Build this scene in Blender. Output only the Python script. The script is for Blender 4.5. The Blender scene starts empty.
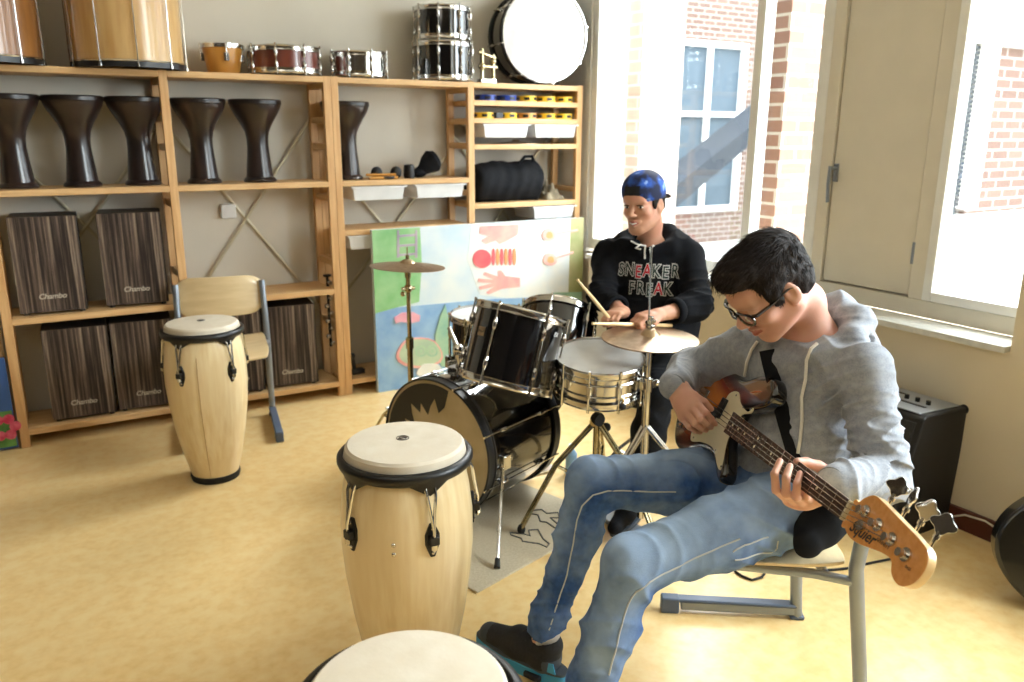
import bpy, math, random
import numpy as np
from mathutils import Vector, Matrix
random.seed(4); np.random.seed(4)
SC = bpy.context.scene
COL = SC.collection
# ---------------------------------------------------------------- camera
YAW, PITCH, ROLL, FPX, EYE = .5345, .2557, .0044, 803.1, 1.5061
FW = np.array([math.sin(YAW)*math.cos(PITCH), math.cos(YAW)*math.cos(PITCH), -math.sin(PITCH)])
_r = np.array([math.cos(YAW), -math.sin(YAW), 0.]); _u = np.cross(_r, FW)
RT = _r*math.cos(ROLL)+_u*math.sin(ROLL); UP = -_r*math.sin(ROLL)+_u*math.cos(ROLL)
CO = np.array([0, 0, EYE])
cam_d = bpy.data.cameras.new('camera'); cam = bpy.data.objects.new('camera', cam_d); COL.objects.link(cam)
M = Matrix(((RT[0], UP[0], -FW[0], 0), (RT[1], UP[1], -FW[1], 0), (RT[2], UP[2], -FW[2], EYE), (0, 0, 0, 1)))
cam.matrix_world = M
cam_d.sensor_width = 36; cam_d.lens = 36*FPX/1024; cam_d.clip_start = .02
cam_d.dof.use_dof = True; cam_d.dof.focus_distance = 1.95; cam_d.dof.aperture_fstop = 4.0
SC.camera = cam
def ray(px, py): return FW+RT*(px-512)/FPX-UP*(py-341)/FPX
def at(px, py, ax, val):          # the point of a plane (x, y or z = val) seen at a pixel
    d = ray(px, py); i = 'xyz'.index(ax); return CO+d*((val-CO[i])/d[i])
def dep(px, py, d): return CO+ray(px, py)*d
# ---------------------------------------------------------------- world and light
SC.view_settings.view_transform = 'Standard'; SC.view_settings.look = 'None'
SC.view_settings.gamma = 1; SC.view_settings.use_curve_mapping = False
SC.view_settings.exposure = 0.42
W = bpy.data.worlds.new('sky'); SC.world = W; W.use_nodes = True
bg = W.node_tree.nodes['Background']; bg.inputs[0].default_value = (.86, .93, 1, 1); bg.inputs[1].default_value = 8
def area(name, loc, tgt, sx, sy, power, col):
    l = bpy.data.lights.new(name, 'AREA'); l.shape = 'RECTANGLE'; l.size = sx; l.size_y = sy; l.energy = power; l.color = col
    o = bpy.data.objects.new(name, l); COL.objects.link(o); o.location = loc
    o.rotation_euler = (Vector(tgt)-Vector(loc)).to_track_quat('-Z', 'Y').to_euler(); return o
# daylight pushed through the tall window and the windows further along the same wall
area('daylight_tall_window', (5.2, 4.4, 4.6), (1.6, 2.4, .4), 2.6, 2.6, 640, (.97, .98, 1))
area('daylight_side_window', (4.6, -.6, 2.6), (1.2, 1.5, .5), 2.4, 2.2, 300, (.90, .95, 1))
area('room_fill_light', (-.6, .3, 3.05), (.4, 1.2, 0), 1.6, 1.2, 14, (1, .93, .82))  # unseen warm fill lamp added to brighten the room
# ---------------------------------------------------------------- materials
def s2l(c): return tuple(((x/255)/12.92 if x/255 <= .04045 else ((x/255+.055)/1.055)**2.4) for x in c)
MATS = {}
def mat(name, c, rough=.5, metal=0, c2=None, sc=8, st=(1, 1, 1), lo=.35, hi=.65, bump=0, bsc=None, coat=0, spec=.5, detail=4, alpha=None, emis=None, sheen=0, c3=None, sc3=2):
    m = bpy.data.materials.new(name); m.use_nodes = True; MATS[name] = m
    nt = m.node_tree; N = nt.nodes; L = nt.links; b = N['Principled BSDF']
    c = s2l(c)+(1,)
    b.inputs['Base Color'].default_value = c; b.inputs['Roughness'].default_value = rough
    b.inputs['Metallic'].default_value = metal; b.inputs['Coat Weight'].default_value = coat
    b.inputs['Specular IOR Level'].default_value = spec
    if sheen: b.inputs['Sheen Weight'].default_value = sheen
    tc = N.new('ShaderNodeTexCoord'); mp = N.new('ShaderNodeMapping'); mp.inputs['Scale'].default_value = st
    L.new(tc.outputs['Object'], mp.inputs['Vector'])
    no = N.new('ShaderNodeTexNoise'); no.inputs['Scale'].default_value = sc; no.inputs['Detail'].default_value = detail
    L.new(mp.outputs[0], no.inputs['Vector'])
    c2 = s2l(c2)+(1,) if c2 else tuple(x*.92 for x in c[:3])+(1,)
    cr = N.new('ShaderNodeValToRGB'); cr.color_ramp.elements[0].position = lo; cr.color_ramp.elements[1].position = hi
    cr.color_ramp.elements[0].color = c; cr.color_ramp.elements[1].color = c2
    L.new(no.outputs['Fac'], cr.inputs[0]); out = cr.outputs[0]
    if c3:
        n3 = N.new('ShaderNodeTexNoise'); n3.inputs['Scale'].default_value = sc3; n3.inputs['Detail'].default_value = 3
        L.new(tc.outputs['Object'], n3.inputs['Vector'])
        r3 = N.new('ShaderNodeValToRGB'); r3.color_ramp.elements[0].position = .42; r3.color_ramp.elements[1].position = .66
        mx = N.new('ShaderNodeMix'); mx.data_type = 'RGBA'; L.new(n3.outputs['Fac'], r3.inputs[0]); L.new(r3.outputs[0], mx.inputs[0])
        L.new(out, mx.inputs[6]); mx.inputs[7].default_value = s2l(c3)+(1,); out = mx.outputs[2]
    L.new(out, b.inputs['Base Color'])
    if bump:
        bp = N.new('ShaderNodeBump'); bp.inputs['Strength'].default_value = bump; bp.inputs['Distance'].default_value = .004
        if bsc:
            nb = N.new('ShaderNodeTexNoise'); nb.inputs['Scale'].default_value = bsc; nb.inputs['Detail'].default_value = 3
            L.new(mp.outputs[0], nb.inputs['Vector']); L.new(nb.outputs['Fac'], bp.inputs['Height'])
        else: L.new(no.outputs['Fac'], bp.inputs['Height'])
        L.new(bp.outputs[0], b.inputs['Normal'])
    if emis: b.inputs['Emission Color'].default_value = s2l(emis[0])+(1,); b.inputs['Emission Strength'].default_value = emis[1]
    return m
def glass(name, tint=(.96, .98, .97), gl=.06):
    m = bpy.data.materials.new(name); m.use_nodes = True; nt = m.node_tree; N = nt.nodes; N.remove(N['Principled BSDF'])
    t = N.new('ShaderNodeBsdfTransparent'); t.inputs[0].default_value = tint+(1,)
    g = N.new('ShaderNodeBsdfGlossy'); g.inputs['Roughness'].default_value = .02; mx = N.new('ShaderNodeMixShader'); mx.inputs[0].default_value = gl
    nt.links.new(t.outputs[0], mx.inputs[1]); nt.links.new(g.outputs[0], mx.inputs[2]); nt.links.new(mx.outputs[0], N['Material Output'].inputs[0])
    MATS[name] = m; return m
def brick_mat(name, c1, c2, mortar, scale=1., axis='x'):
    m = mat(name, c1, .85); N = m.node_tree.nodes; L = m.node_tree.links
    tc = N.new('ShaderNodeTexCoord'); sp = N.new('ShaderNodeSeparateXYZ'); cb = N.new('ShaderNodeCombineXYZ')
    L.new(tc.outputs['Object'], sp.inputs[0]); ad = N.new('ShaderNodeMath'); L.new(sp.outputs[0], ad.inputs[0]); L.new(sp.outputs[1], ad.inputs[1])
    L.new(ad.outputs[0], cb.inputs[0]); L.new(sp.outputs[2], cb.inputs[1])
    br = N.new('ShaderNodeTexBrick'); br.inputs['Scale'].default_value = scale
    br.inputs['Color1'].default_value = s2l(c1)+(1,); br.inputs['Color2'].default_value = s2l(c2)+(1,); br.inputs['Mortar'].default_value = s2l(mortar)+(1,)
    br.inputs['Brick Width'].default_value = .22; br.inputs['Row Height'].default_value = .075; br.inputs['Mortar Size'].default_value = .008
    L.new(cb.outputs[0], br.inputs['Vector']); L.new(br.outputs['Color'], N['Principled BSDF'].inputs['Base Color']); return m
M_ = MATS
mat('wall_paint', (214, 207, 193), .7, c2=(207, 200, 186), sc=2, bump=.05, bsc=60)
mat('bounce_cut_brown', (72, 62, 52), .9); mat('window_wall_paint', (219, 206, 180), .6, c2=(214, 201, 175), sc=2, bump=.05, bsc=60)
mat('ceiling_paint', (232, 229, 221), .8)
mat('frame_paint', (226, 219, 203), .4, c2=(222, 215, 199))
mat('white_frame', (240, 240, 236), .4)
mat('sill_stone', (214, 214, 208), .35, c2=(200, 201, 197), sc=30)
mat('lino', (234, 202, 142), .3, c2=(224, 188, 126), sc=34, lo=.3, hi=.72, detail=9, c3=(234, 207, 152), sc3=16, spec=.35, bump=.04, bsc=90)
mat('skirting', (96, 48, 34), .4, c2=(80, 38, 28), sc=10)
mat('pine', (222, 180, 126), .5, c2=(202, 154, 100), sc=5, st=(12, 12, .8), bump=.03)
mat('pine_board', (222, 184, 132), .5, c2=(204, 160, 106), sc=5, st=(.8, 12, 12), bump=.03)
mat('pine_rung', (222, 184, 132), .5, c2=(204, 162, 108), sc=5, st=(12, .8, 12))
mat('brace_metal', (196, 186, 160), .4, .5)
mat('dark_clay', (38, 26, 23), .30, c2=(24, 17, 16), sc=18, coat=.3, c3=(46, 31, 28), sc3=9)
mat('dark_rim', (28, 20, 18), .35)
mat('black_paint', (16, 16, 17), .4)
mat('black_lacquer', (9, 9, 12), .12, coat=1, spec=.6)
mat('black_rubber', (18, 18, 18), .7)
mat('chrome', (214, 212, 208), .13, 1, c2=(196, 194, 190))
mat('old_chrome', (196, 184, 150), .2, 1, c2=(160, 145, 110), sc=30)
mat('steel_grey', (150, 158, 168), .35, .6, c2=(140, 148, 160))
mat('grey_plastic', (86, 100, 122), .45)
mat('brass_cymbal', (184, 160, 132), .34, 1, c2=(164, 140, 112), sc=40)
mat('ash_wood', (242, 222, 180), .32, c2=(230, 204, 154), sc=4, st=(14, 14, .7), coat=.4, c3=(236, 212, 166), sc3=4)
mat('conga_skin', (218, 209, 192), .6, c2=(206, 194, 172), sc=22, lo=.3, hi=.8, c3=(212, 200, 180), sc3=9, bump=.08, bsc=140)
mat('surdo_dark', (150, 102, 54), .35, c2=(134, 88, 44), sc=4, st=(8, 8, .8), coat=.3); mat('surdo_wood', (204, 168, 112), .35, c2=(190, 148, 90), sc=4, st=(8, 8, .8), coat=.3)
mat('red_wood', (122, 58, 40), .3, c2=(98, 44, 32), sc=8, coat=.5)
mat('honey_wood', (206, 150, 70), .3, c2=(184, 126, 54), sc=6, coat=.4)
mat('drum_head', (238, 238, 236), .32, c2=(214, 214, 212), sc=7)
mat('old_head', (196, 178, 142), .5, c2=(178, 158, 118), sc=6)
mat('white_plastic', (232, 233, 234), .35)
mat('yellow_plastic', (240, 196, 40), .4); mat('blue_plastic', (30, 60, 150), .4); mat('orange_plastic', (226, 160, 80), .4)
mat('black_cloth', (16, 17, 20), .85, c2=(24, 25, 29), sc=30, bump=.3, bsc=18, spec=.2)
mat('beige_cloth', (168, 156, 130), .9, c2=(120, 110, 92), sc=26, bump=.5)
mat('rug_pile', (196, 184, 158), .95, c2=(182, 170, 146), sc=120, bump=.3, c3=(188, 174, 148), sc3=3)
mat('rug_line', (92, 92, 90), .95)
mat('birch_ply', (228, 204, 160), .38, c2=(216, 190, 144), sc=4, st=(1.2, 8, 8), coat=.25)
mat('ply_edge', (196, 160, 110), .5)
mat('tolex', (18, 18, 19), .6, c2=(26, 26, 27), sc=200, bump=.3)
mat('grille', (26, 26, 28), .8, c2=(44, 44, 46), sc=160)
mat('panel_silver', (176, 182, 192), .35, .5)
mat('gig_black', (12, 12, 13), .25, coat=.6)
glass('window_glass')
# zebra stripes for the cajon fronts
m = mat('zebra_front', (34, 26, 22), .45); N = m.node_tree.nodes; L = m.node_tree.links
tc = N.new('ShaderNodeTexCoord'); mp = N.new('ShaderNodeMapping'); mp.inputs['Scale'].default_value = (75, 75, 1.6); L.new(tc.outputs['Object'], mp.inputs[0])
no = N.new('ShaderNodeTexNoise'); no.inputs['Scale'].default_value = 1.; no.inputs['Detail'].default_value = 5; no.inputs['Roughness'].default_value = .65; L.new(mp.outputs[0], no.inputs[0])
cr = N.new('ShaderNodeValToRGB'); e = cr.color_ramp.elements; e[0].position = .42; e[0].color = s2l((34, 24, 22))+(1,); e[1].position = .7; e[1].color = s2l((176, 158, 136))+(1,)
k = e.new(.54); k.color = s2l((96, 80, 71))+(1,); L.new(no.outputs['Fac'], cr.inputs[0]); L.new(cr.outputs[0], N['Principled BSDF'].inputs['Base Color'])
mat('cajon_side', (30, 24, 22), .5); mat('logo_print', (206, 198, 182), .6)
# ---------------------------------------------------------------- mesh tools
WM = {}                                     # world matrices of the objects built so far
def tag(o, label=None, cat=None, group=None, kind=None):
    for k, v in (('label', label), ('category', cat), ('group', group), ('kind', kind)):
        if v: o[k] = v
    return o
def thing(name, label, cat, loc=(0, 0, 0), rz=0, group=None):
    o = bpy.data.objects.new(name, None); COL.objects.link(o); o.empty_display_size = .05
    o.location = tuple(loc); o.rotation_euler = (0, 0, rz)
    WM[o] = Matrix.Translation(Vector(tuple(loc))) @ Matrix.Rotation(rz, 4, 'Z')
    return tag(o, label, cat, group)
def frame(z, y=(0, 0, 1), o=(0, 0, 0)):     # matrix whose local z runs along z and local y leans towards y
    z = Vector(tuple(z)).normalized(); y = Vector(tuple(y)); x = y.cross(z)
    if x.length < 1e-4: x = Vector((1, 0, 0)).cross(z)
    x.normalize(); y = z.cross(x)
    return Matrix(((x[0], y[0], z[0], o[0]), (x[1], y[1], z[1], o[1]), (x[2], y[2], z[2], o[2]), (0, 0, 0, 1)))
class MB:
    def __init__(s): s.v = []; s.f = []; s.mi = []
    def add(s, vs, fs, T=None, mi=0):
        n = len(s.v)
        for p in vs:
            p = Vector(tuple(float(a) for a in p)); s.v.append(T @ p if T else p)
        for f in fs: s.f.append([i+n for i in f]); s.mi.append(mi)
        return s
    def box(s, lo, hi, T=None, mi=0):
        x0, y0, z0 = lo; x1, y1, z1 = hi
        vs = [(x0, y0, z0), (x1, y0, z0), (x1, y1, z0), (x0, y1, z0), (x0, y0, z1), (x1, y0, z1), (x1, y1, z1), (x0, y1, z1)]
        return s.add(vs, [(0, 3, 2, 1), (4, 5, 6, 7), (0, 1, 5, 4), (1, 2, 6, 5), (2, 3, 7, 6), (3, 0, 4, 7)], T, mi)
    def lathe(s, prof, seg=32, T=None, mi=0, caps=True):
        vs = []; fs = []; m = len(prof)
        for r, z in prof:
            for k in range(seg):
                a = 2*math.pi*k/seg; vs.append((max(r, 1e-5)*math.cos(a), max(r, 1e-5)*math.sin(a), z))
        for i in range(m-1):
            for k in range(seg):
                k2 = (k+1) % seg; fs.append((i*seg+k, i*seg+k2, (i+1)*seg+k2, (i+1)*seg+k))
        if caps: fs.append(tuple(range(seg))[::-1]); fs.append(tuple((m-1)*seg+k for k in range(seg)))
        return s.add(vs, fs, T, mi)
    def ring(s, prof, seg=48, T=None, mi=0):  # closed profile swept round z
        m = len(prof); vs = []; fs = []
        for r, z in prof:
            for k in range(seg):
                a = 2*math.pi*k/seg; vs.append((r*math.cos(a), r*math.sin(a), z))
        for i in range(m):
            j = (i+1) % m
            for k in range(seg):
                k2 = (k+1) % seg; fs.append((i*seg+k, i*seg+k2, j*seg+k2, j*seg+k))
        return s.add(vs, fs, T, mi)
    def torus(s, R, r, seg=48, n=8, T=None, mi=0, z=0):
        return s.ring([(R+r*math.cos(a), z+r*math.sin(a)) for a in [2*math.pi*i/n for i in range(n)]], seg, T, mi)
    def tube(s, pts, r, n=10, T=None, mi=0, closed=False, flat=None):
        P = [Vector(tuple(float(a) for a in p)) for p in pts]; m = len(P); rs = r if isinstance(r, (list, tuple)) else [r]*m
        vs = []; fs = []; up = None
        for i in range(m):
            a = P[i-1] if (i > 0 or closed) else P[i]; b = P[(i+1) % m] if (i < m-1 or closed) else P[i]
            t = (b-a).normalized()
            if up is None:
                up = Vector((0, 0, 1)) if abs(t.z) < .9 else Vector((1, 0, 0))
                if flat is not None: up = Vector(tuple(flat[0]))
            x = t.cross(up).normalized(); up = x.cross(t).normalized()
            w = flat[1] if flat is not None else 1
            for k in range(n):
                q = 2*math.pi*k/n; vs.append(P[i]+x*math.cos(q)*rs[i]+up*math.sin(q)*rs[i]*w)
        for i in range(m if closed else m-1):
            j = (i+1) % m
            for k in range(n):
                k2 = (k+1) % n; fs.append((i*n+k, i*n+k2, j*n+k2, j*n+k))
        if not closed: fs.append(tuple(range(n))[::-1]); fs.append(tuple((m-1)*n+k for k in range(n)))
        return s.add(vs, fs, T, mi)
    def cyl(s, a, b, r, r2=None, n=16, mi=0, T=None): return s.tube([a, b], [r, r if r2 is None else r2], n, T, mi)
    def ball(s, c, r, n=14, T=None, mi=0):
        r = (r, r, r) if not isinstance(r, (tuple, list)) else r; h = n//2+1; vs = []; fs = []
        for i in range(h+1):
            p = math.pi*i/h
            for k in range(n):
                a = 2*math.pi*k/n; q = max(math.sin(p), 1e-4)
                vs.append((c[0]+r[0]*q*math.cos(a), c[1]+r[1]*q*math.sin(a), c[2]-r[2]*math.cos(p)))
        for i in range(h):
            for k in range(n):
                k2 = (k+1) % n; fs.append((i*n+k, i*n+k2, (i+1)*n+k2, (i+1)*n+k))
        return s.add(vs, fs, T, mi)
    def prism(s, out, z0, z1, T=None, mi=0):
        n = len(out); vs = [(x, y, z0) for x, y in out]+[(x, y, z1) for x, y in out]
        fs = [tuple(range(n))[::-1], tuple(range(n, 2*n))]+[(i, (i+1) % n, n+(i+1) % n, n+i) for i in range(n)]
        return s.add(vs, fs, T, mi)
    def build(s, name, m, parent=None, smooth=30, bevel=0, local=False, seg=2, fix=True):
        me = bpy.data.meshes.new(name); v = s.v
        if parent is not None and not local:
            inv = WM[parent].inverted(); v = [inv @ p for p in v]
        me.from_pydata([tuple(p) for p in v], [], s.f)
        for mm in (m if isinstance(m, (list, tuple)) else [m]): me.materials.append(MATS[mm] if isinstance(mm, str) else mm)
        if any(s.mi): me.polygons.foreach_set('material_index', s.mi)
        if fix:
            import bmesh
            b = bmesh.new(); b.from_mesh(me); bmesh.ops.recalc_face_normals(b, faces=b.faces); b.to_mesh(me); b.free()
        me.update()
        if smooth:
            me.polygons.foreach_set('use_smooth', [True]*len(me.polygons)); me.set_sharp_from_angle(angle=math.radians(smooth))
        o = bpy.data.objects.new(name, me); COL.objects.link(o)
        if parent is not None: o.parent = parent; WM[o] = WM[parent]
        else: WM[o] = Matrix()
        if bevel:
            bm_ = o.modifiers.new('bevel', 'BEVEL'); bm_.width = bevel; bm_.segments = seg; bm_.limit_method = 'ANGLE'; bm_.angle_limit = math.radians(40)
        return o
def base_shift(o, loc):                      # moves a one-mesh thing's origin to its base
    loc = Vector(tuple(loc)); o.data.transform(Matrix.Translation(-loc)); o.location = loc; WM[o] = Matrix.Translation(loc); return o
def kids(o): return [c for c in o.children]
def copy_tree(o, parent=None):
    c = o.copy(); COL.objects.link(c)
    if parent: c.parent = parent
    for ch in list(o.children): copy_tree(ch, c)
    return c
def place(src, loc, rz, label, first, group=None):
    o = src if first else copy_tree(src)
    o.location = tuple(loc); o.rotation_euler = (0, 0, rz); tag(o, label, None, group)
    WM[o] = Matrix.Translation(Vector(tuple(loc))) @ Matrix.Rotation(rz, 4, 'Z'); return o
def text_mb(body, size, T, ext=.0006, shear=0, space=1, offset=0, mb=None, mi=0):
    cu = bpy.data.curves.new('t', 'FONT'); cu.body = body; cu.size = size; cu.extrude = ext; cu.shear = shear; cu.space_character = space
    cu.align_x = 'CENTER'; cu.align_y = 'CENTER'; cu.offset = offset; cu.resolution_u = 3
    o = bpy.data.objects.new('t', cu); COL.objects.link(o); dg = bpy.context.evaluated_depsgraph_get()
    me = bpy.data.meshes.new_from_object(o.evaluated_get(dg)); mb = mb or MB()
    mb.add([v.co for v in me.vertices], [tuple(p.vertices) for p in me.polygons], T, mi)
    bpy.data.objects.remove(o); bpy.data.curves.remove(cu); bpy.data.meshes.remove(me); return mb
def struct(name, mb, m, **k): return tag(mb.build(name, m, **k), kind='structure')
# ================================================================ the room
YB, XI, XO, XF = 4.68, 2.99, 3.42, 3.15        # back wall, inner face, outer face and window plane of the right wall
CH = 3.15
struct('floor', MB().box((-3.4, -3.2, -.1), (3.6, 4.9, 0)), 'lino', smooth=0)
struct('ceiling', MB().box((-3.4, -3.2, CH), (3.6, 4.9, CH+.15)), 'ceiling_paint', smooth=0)
struct('wall_back', MB().box((-3.4, YB, 0), (3.6, YB+.2, CH)), 'wall_paint', smooth=0)
struct('wall_left', MB().box((-3.4, -3.2, 0), (-3.2, YB, CH)), 'bounce_cut_brown', smooth=0)  # unseen left and front walls coloured dark to soak up bounced light
struct('wall_front', MB().box((-3.4, -3.2, 0), (3.6, -3.0, CH)), 'bounce_cut_brown', smooth=0)
SZ = .735
wr = MB()
wr.box((XI, 1.5, 0), (XO, 4.1, SZ)); wr.box((XI+.16, 4.1, 0), (XO, YB, SZ))
wr.box((XI, 1.5, 2.85), (XO, 4.33, CH))
wr.box((XI, 1.28, 0), (XO, 1.5, CH))
wr.box((XI, -1.6, 0), (XO, 1.28, .9)); wr.box((XI, -1.6, 2.85), (XO, 1.28, CH)); wr.box((XI, -3., 0), (XO, -1.6, CH))
struct('wall_flare_strip', MB().box((XI+.14, 4.33, SZ), (XO, YB, CH)), 'white_frame', smooth=0)  # wall strip beside the window, coloured white to imitate flare
struct('wall_right', wr, 'window_wall_paint', smooth=0)
struct('baseboard_right', MB().box((XI-.014, 1.2, 0), (XI, 4.1, .085)).box((XI-.014, -2.9, 0), (XI, 1.2, .085)), 'skirting', smooth=0)
struct('trim_1', MB().box((XI-.035, 1.502, SZ), (XF-.01, 4.1, SZ+.025)), 'sill_stone', bevel=.003)
# window frame plane: low rail under everything, the tall window, the solid shutter door and the narrow window
fr = MB(); zb, zt = .76, 2.85
def rect(mb, y0, y1, z0, z1, w, x0, x1, wz=None):
    wz = wz or w
    mb.box((x0, y0, z0), (x1, y0+w, z1)); mb.box((x0, y1-w, z0), (x1, y1, z1))
    mb.box((x0, y0+w, z0), (x1, y1-w, z0+wz)); mb.box((x0, y0+w, z1-wz), (x1, y1-w, z1)); return mb
w1 = MB(); rect(w1, 2.53, 4.33, zb, zt, .06, XF-.01, XF+.06, .07); w1.box((XF-.01, 2.93, zb+.07), (XF+.06, 2.985, zt-.07))
struct('window_1', w1, 'white_frame', bevel=.004, smooth=0)
o = MB().box((XF+.02, 2.59, zb+.07), (XF+.028, 2.93, zt-.07)).box((XF+.02, 2.985, zb+.07), (XF+.028, 4.27, zt-.07)).build('window_pane', 'window_glass', smooth=0); tag(o, kind='structure')
struct('trim_4', MB().box((XF+.03, 2.02, zb+.072), (XF+.05, 2.47, zt-.06)), 'black_rubber', smooth=0)
st_ = MB().box((XF-.01, 1.5, zb), (XF+.06, 2.53, zb+.072)).box((XF-.01, 2.47, zb+.072), (XF+.06, 2.53, zt-.06)).box((XF-.01, 1.955, zb+.072), (XF+.06, 2.02, zt-.06)).box((XF-.01, 1.5, zt-.06), (XF+.06, 2.53, zt))
struct('trim_2', st_, 'frame_paint', bevel=.003, smooth=0)
d1 = struct('door_1', MB().box((XF+.002, 2.027, zb+.079), (XF+.028, 2.463, zt-.067)), 'frame_paint', bevel=.004, smooth=0)
hb = MB(); hy, hz = 2.447, 1.33
hb.box((XF-.008, hy-.010, hz-.04), (XF+.004, hy+.010, hz+.04)); hb.cyl((XF-.045, hy, hz+.02), (XF, hy, hz+.02), .008); hb.tube([(XF-.045, hy, hz+.03), (XF-.05, hy-.002, hz-.05), (XF-.045, hy-.004, hz-.13)], .008)
hb.build('door_handle', 'steel_grey', d1)
for z in (1.02, 2.15):
    MB().cyl((XF-.006, 2.022, z-.045), (XF-.006, 2.022, z+.045), .008).build('door_hinge', 'steel_grey', d1)
w2 = rect(MB(), 1.5, 1.953, zb+.074, zt-.062, .04, XF-.02, XF+.05)
struct('window_2', w2, 'white_frame', bevel=.004, smooth=0)
o = MB().box((XF+.02, 1.54, zb+.1), (XF+.028, 1.913, zt-.1)).build('window_pane', 'window_glass', smooth=0); tag(o, kind='structure')
w3 = rect(MB(), -1.6, 1.28, .9, 2.85, .06, XF, XF+.07); w3.box((XF, -.2, .96), (XF+.07, -.13, 2.79))
struct('window_3', w3, 'white_frame', smooth=0)
o = MB().box((XF+.02, -1.54, .96), (XF+.028, 1.22, 2.79)).build('window_pane', 'window_glass', smooth=0); tag(o, kind='structure')
# ---------------------------------------------------------------- outside
brick_mat('brick_red', (160, 122, 106), (146, 106, 92), (206, 196, 184)); brick_mat('brick_glare', (226, 206, 192), (216, 192, 176), (235, 230, 224)); mat('render_white', (236, 236, 232), .8); brick_mat('brick_far', (112, 86, 74), (98, 74, 64), (150, 144, 138)); mat('dark_glass', (84, 96, 106), .7, spec=.1); mat('roof_grey', (66, 70, 76), .8, spec=.1); mat('paving', (188, 186, 180), .9)
struct('ground', MB().box((3.6, -8, -.3), (22, 20, -.12)), 'paving', smooth=0)
for k, (y0, y1, x0, lab) in enumerate(((3.09, 3.27, 3.5, 'red brick pier outside the tall window, right of its white mullion'), (4.28, 4.5, 3.5, 'brick pier paled with painted-in glare outside the tall window, at its left edge'))):
    o = MB().box((x0, y0, -.12), (x0+.35, y1, 4.2)).build('brick_pier', 'brick_red' if k == 0 else 'brick_glare', smooth=0); tag(o, lab, 'pier')  # left pier coloured pale to imitate bloom from the bright window
fb = thing('brick_building', 'pale courtyard building with a white gridded window, seen through the tall window', 'building', (8, 9, -.12))
MB().box((5.2, 9, -.12), (7.3, 13, 6)).box((7.3, 9, -.12), (9.3, 13, .35)).box((9.3, 9, -.12), (14, 13, 6)).box((7.3, 9, 2.75), (9.3, 13, 6)).build('wall', 'brick_far', fb, smooth=0)
gw = MB(); rect(gw, 7.3, 9.3, .35, 2.75, .07, 0, .08)
gwv = MB(); 
def rectx(mb, x0, x1, z0, z1, w, y0, y1):
    mb.box((x0, y0, z0), (x0+w, y1, z1)); mb.box((x1-w, y0, z0), (x1, y1, z1)); mb.box((x0+w, y0, z0), (x1-w, y1, z0+w)); mb.box((x0+w, y0, z1-w), (x1-w, y1, z1)); return mb
rectx(gwv, 7.3, 9.3, .35, 2.75, .08, 8.95, 9.03); gwv.box((7.9, 8.96, .43), (7.97, 9.02, 2.67)); gwv.box((8.55, 8.96, .43), (8.62, 9.02, 2.67)); gwv.box((7.38, 8.955, 1.72), (9.22, 9.025, 1.79))
wf = gwv.build('window_frame', 'white_frame', fb, smooth=0); MB().box((7.38, 9.03, .43), (9.22, 9.05, 2.67)).build('pane', 'dark_glass', wf, smooth=0)
o = tag(MB().prism([(6.2, .2), (9.6, 2.3), (9.6, 2.5), (6.2, .5)], 0, .5, Matrix(((1, 0, 0, 0), (0, 0, 1, 7.6), (0, 1, 0, 0), (0, 0, 0, 1)))).build('stair_roof', 'roof_grey', smooth=0), 'grey sloping roof strip crossing the gridded window of the courtyard building', 'roof')
nb = thing('side_wing', 'brick wing with a louvred shutter and white ledges, seen through the narrow window', 'building', (6, 3.6, -.12))
MB().box((6.17, 3.6, .9), (11, 4.1, 2.15)).build('wall', 'brick_far', nb, smooth=0)
MB().box((5.6, 3.5, 2.13), (11, 4.1, 2.6)).box((6.05, 3.5, .95), (6.17, 3.7, 2.13)).build('white_band', 'render_white', nb, smooth=0)
MB().box((5.6, 2.9, .7), (11, 3.6, .86)).box((5.6, 3.4, -.12), (11, 4.1, .9)).build('ledge', 'render_white', nb, smooth=0)
sh = MB()
for k in range(34): sh.box((5.72, 3.58, .97+k*.034), (6.05, 3.6, .97+k*.034+.024))
sh.box((5.7, 3.6, .9), (6.06, 3.64, 2.14)); sh.build('louvre_shutter', 'roof_grey', nb, smooth=0)
# ---------------------------------------------------------------- shelving
YF = 4.356; PT = 1.785; PW = .04; SD = .30
XA, XB, XC, XD, XE = -.153, .637, 1.489, 2.313, 3.093
def side_frame(parent, xr, depth=SD):
    f = MB()
    f.box((xr-PW, YF, 0), (xr, YF+.032, PT)); f.box((xr-PW, YF+depth-.032, 0), (xr, YF+depth, PT))
    o = f.build('side_frame', 'pine', parent, bevel=.002)
    for z in (.05, .42, .78, 1.14, 1.42, 1.56, 1.74): MB().box((xr-PW+.008, YF+.03, z-.016), (xr-.008, YF+depth-.03, z+.016)).build('rung', 'pine_rung', o, smooth=0)
def board(parent, x0, x1, z, d=SD, y=None):
    y = YF if y is None else y
    return MB().box((x0, y, z-.03), (x1, y+d, z)).build('shelf_board', 'pine_board', parent, bevel=.002)
def brace(parent, x0, x1, z0, z1):
    y = YF+SD+.004
    mb = MB()
    for a, b in (((x0, z0), (x1, z1)), ((x0, z1), (x1, z0))): mb.tube([(a[0], y+(.006 if a[1] > b[1] else 0), a[1]), (b[0], y+(.006 if a[1] > b[1] else 0), b[1])], .009, 8, flat=((0, 1, 0), .3))
    mb.build('cross_brace', 'brace_metal', parent)
S1 = thing('shelving_unit', 'tall pine shelving along the back wall carrying the goblet drums and striped box drums', 'shelving', (.65, YF+.15, 0))
for x in (XA, XB, XC-.041): side_frame(S1, x)
Z2, Z3, Z4 = 1.235, .638, .089
for x0, x1 in ((XA, XB-PW), (XB, XC-.041-PW)):
    for z in (PT-.003, Z2, Z3, Z4): board(S1, x0, x1, z)
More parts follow.
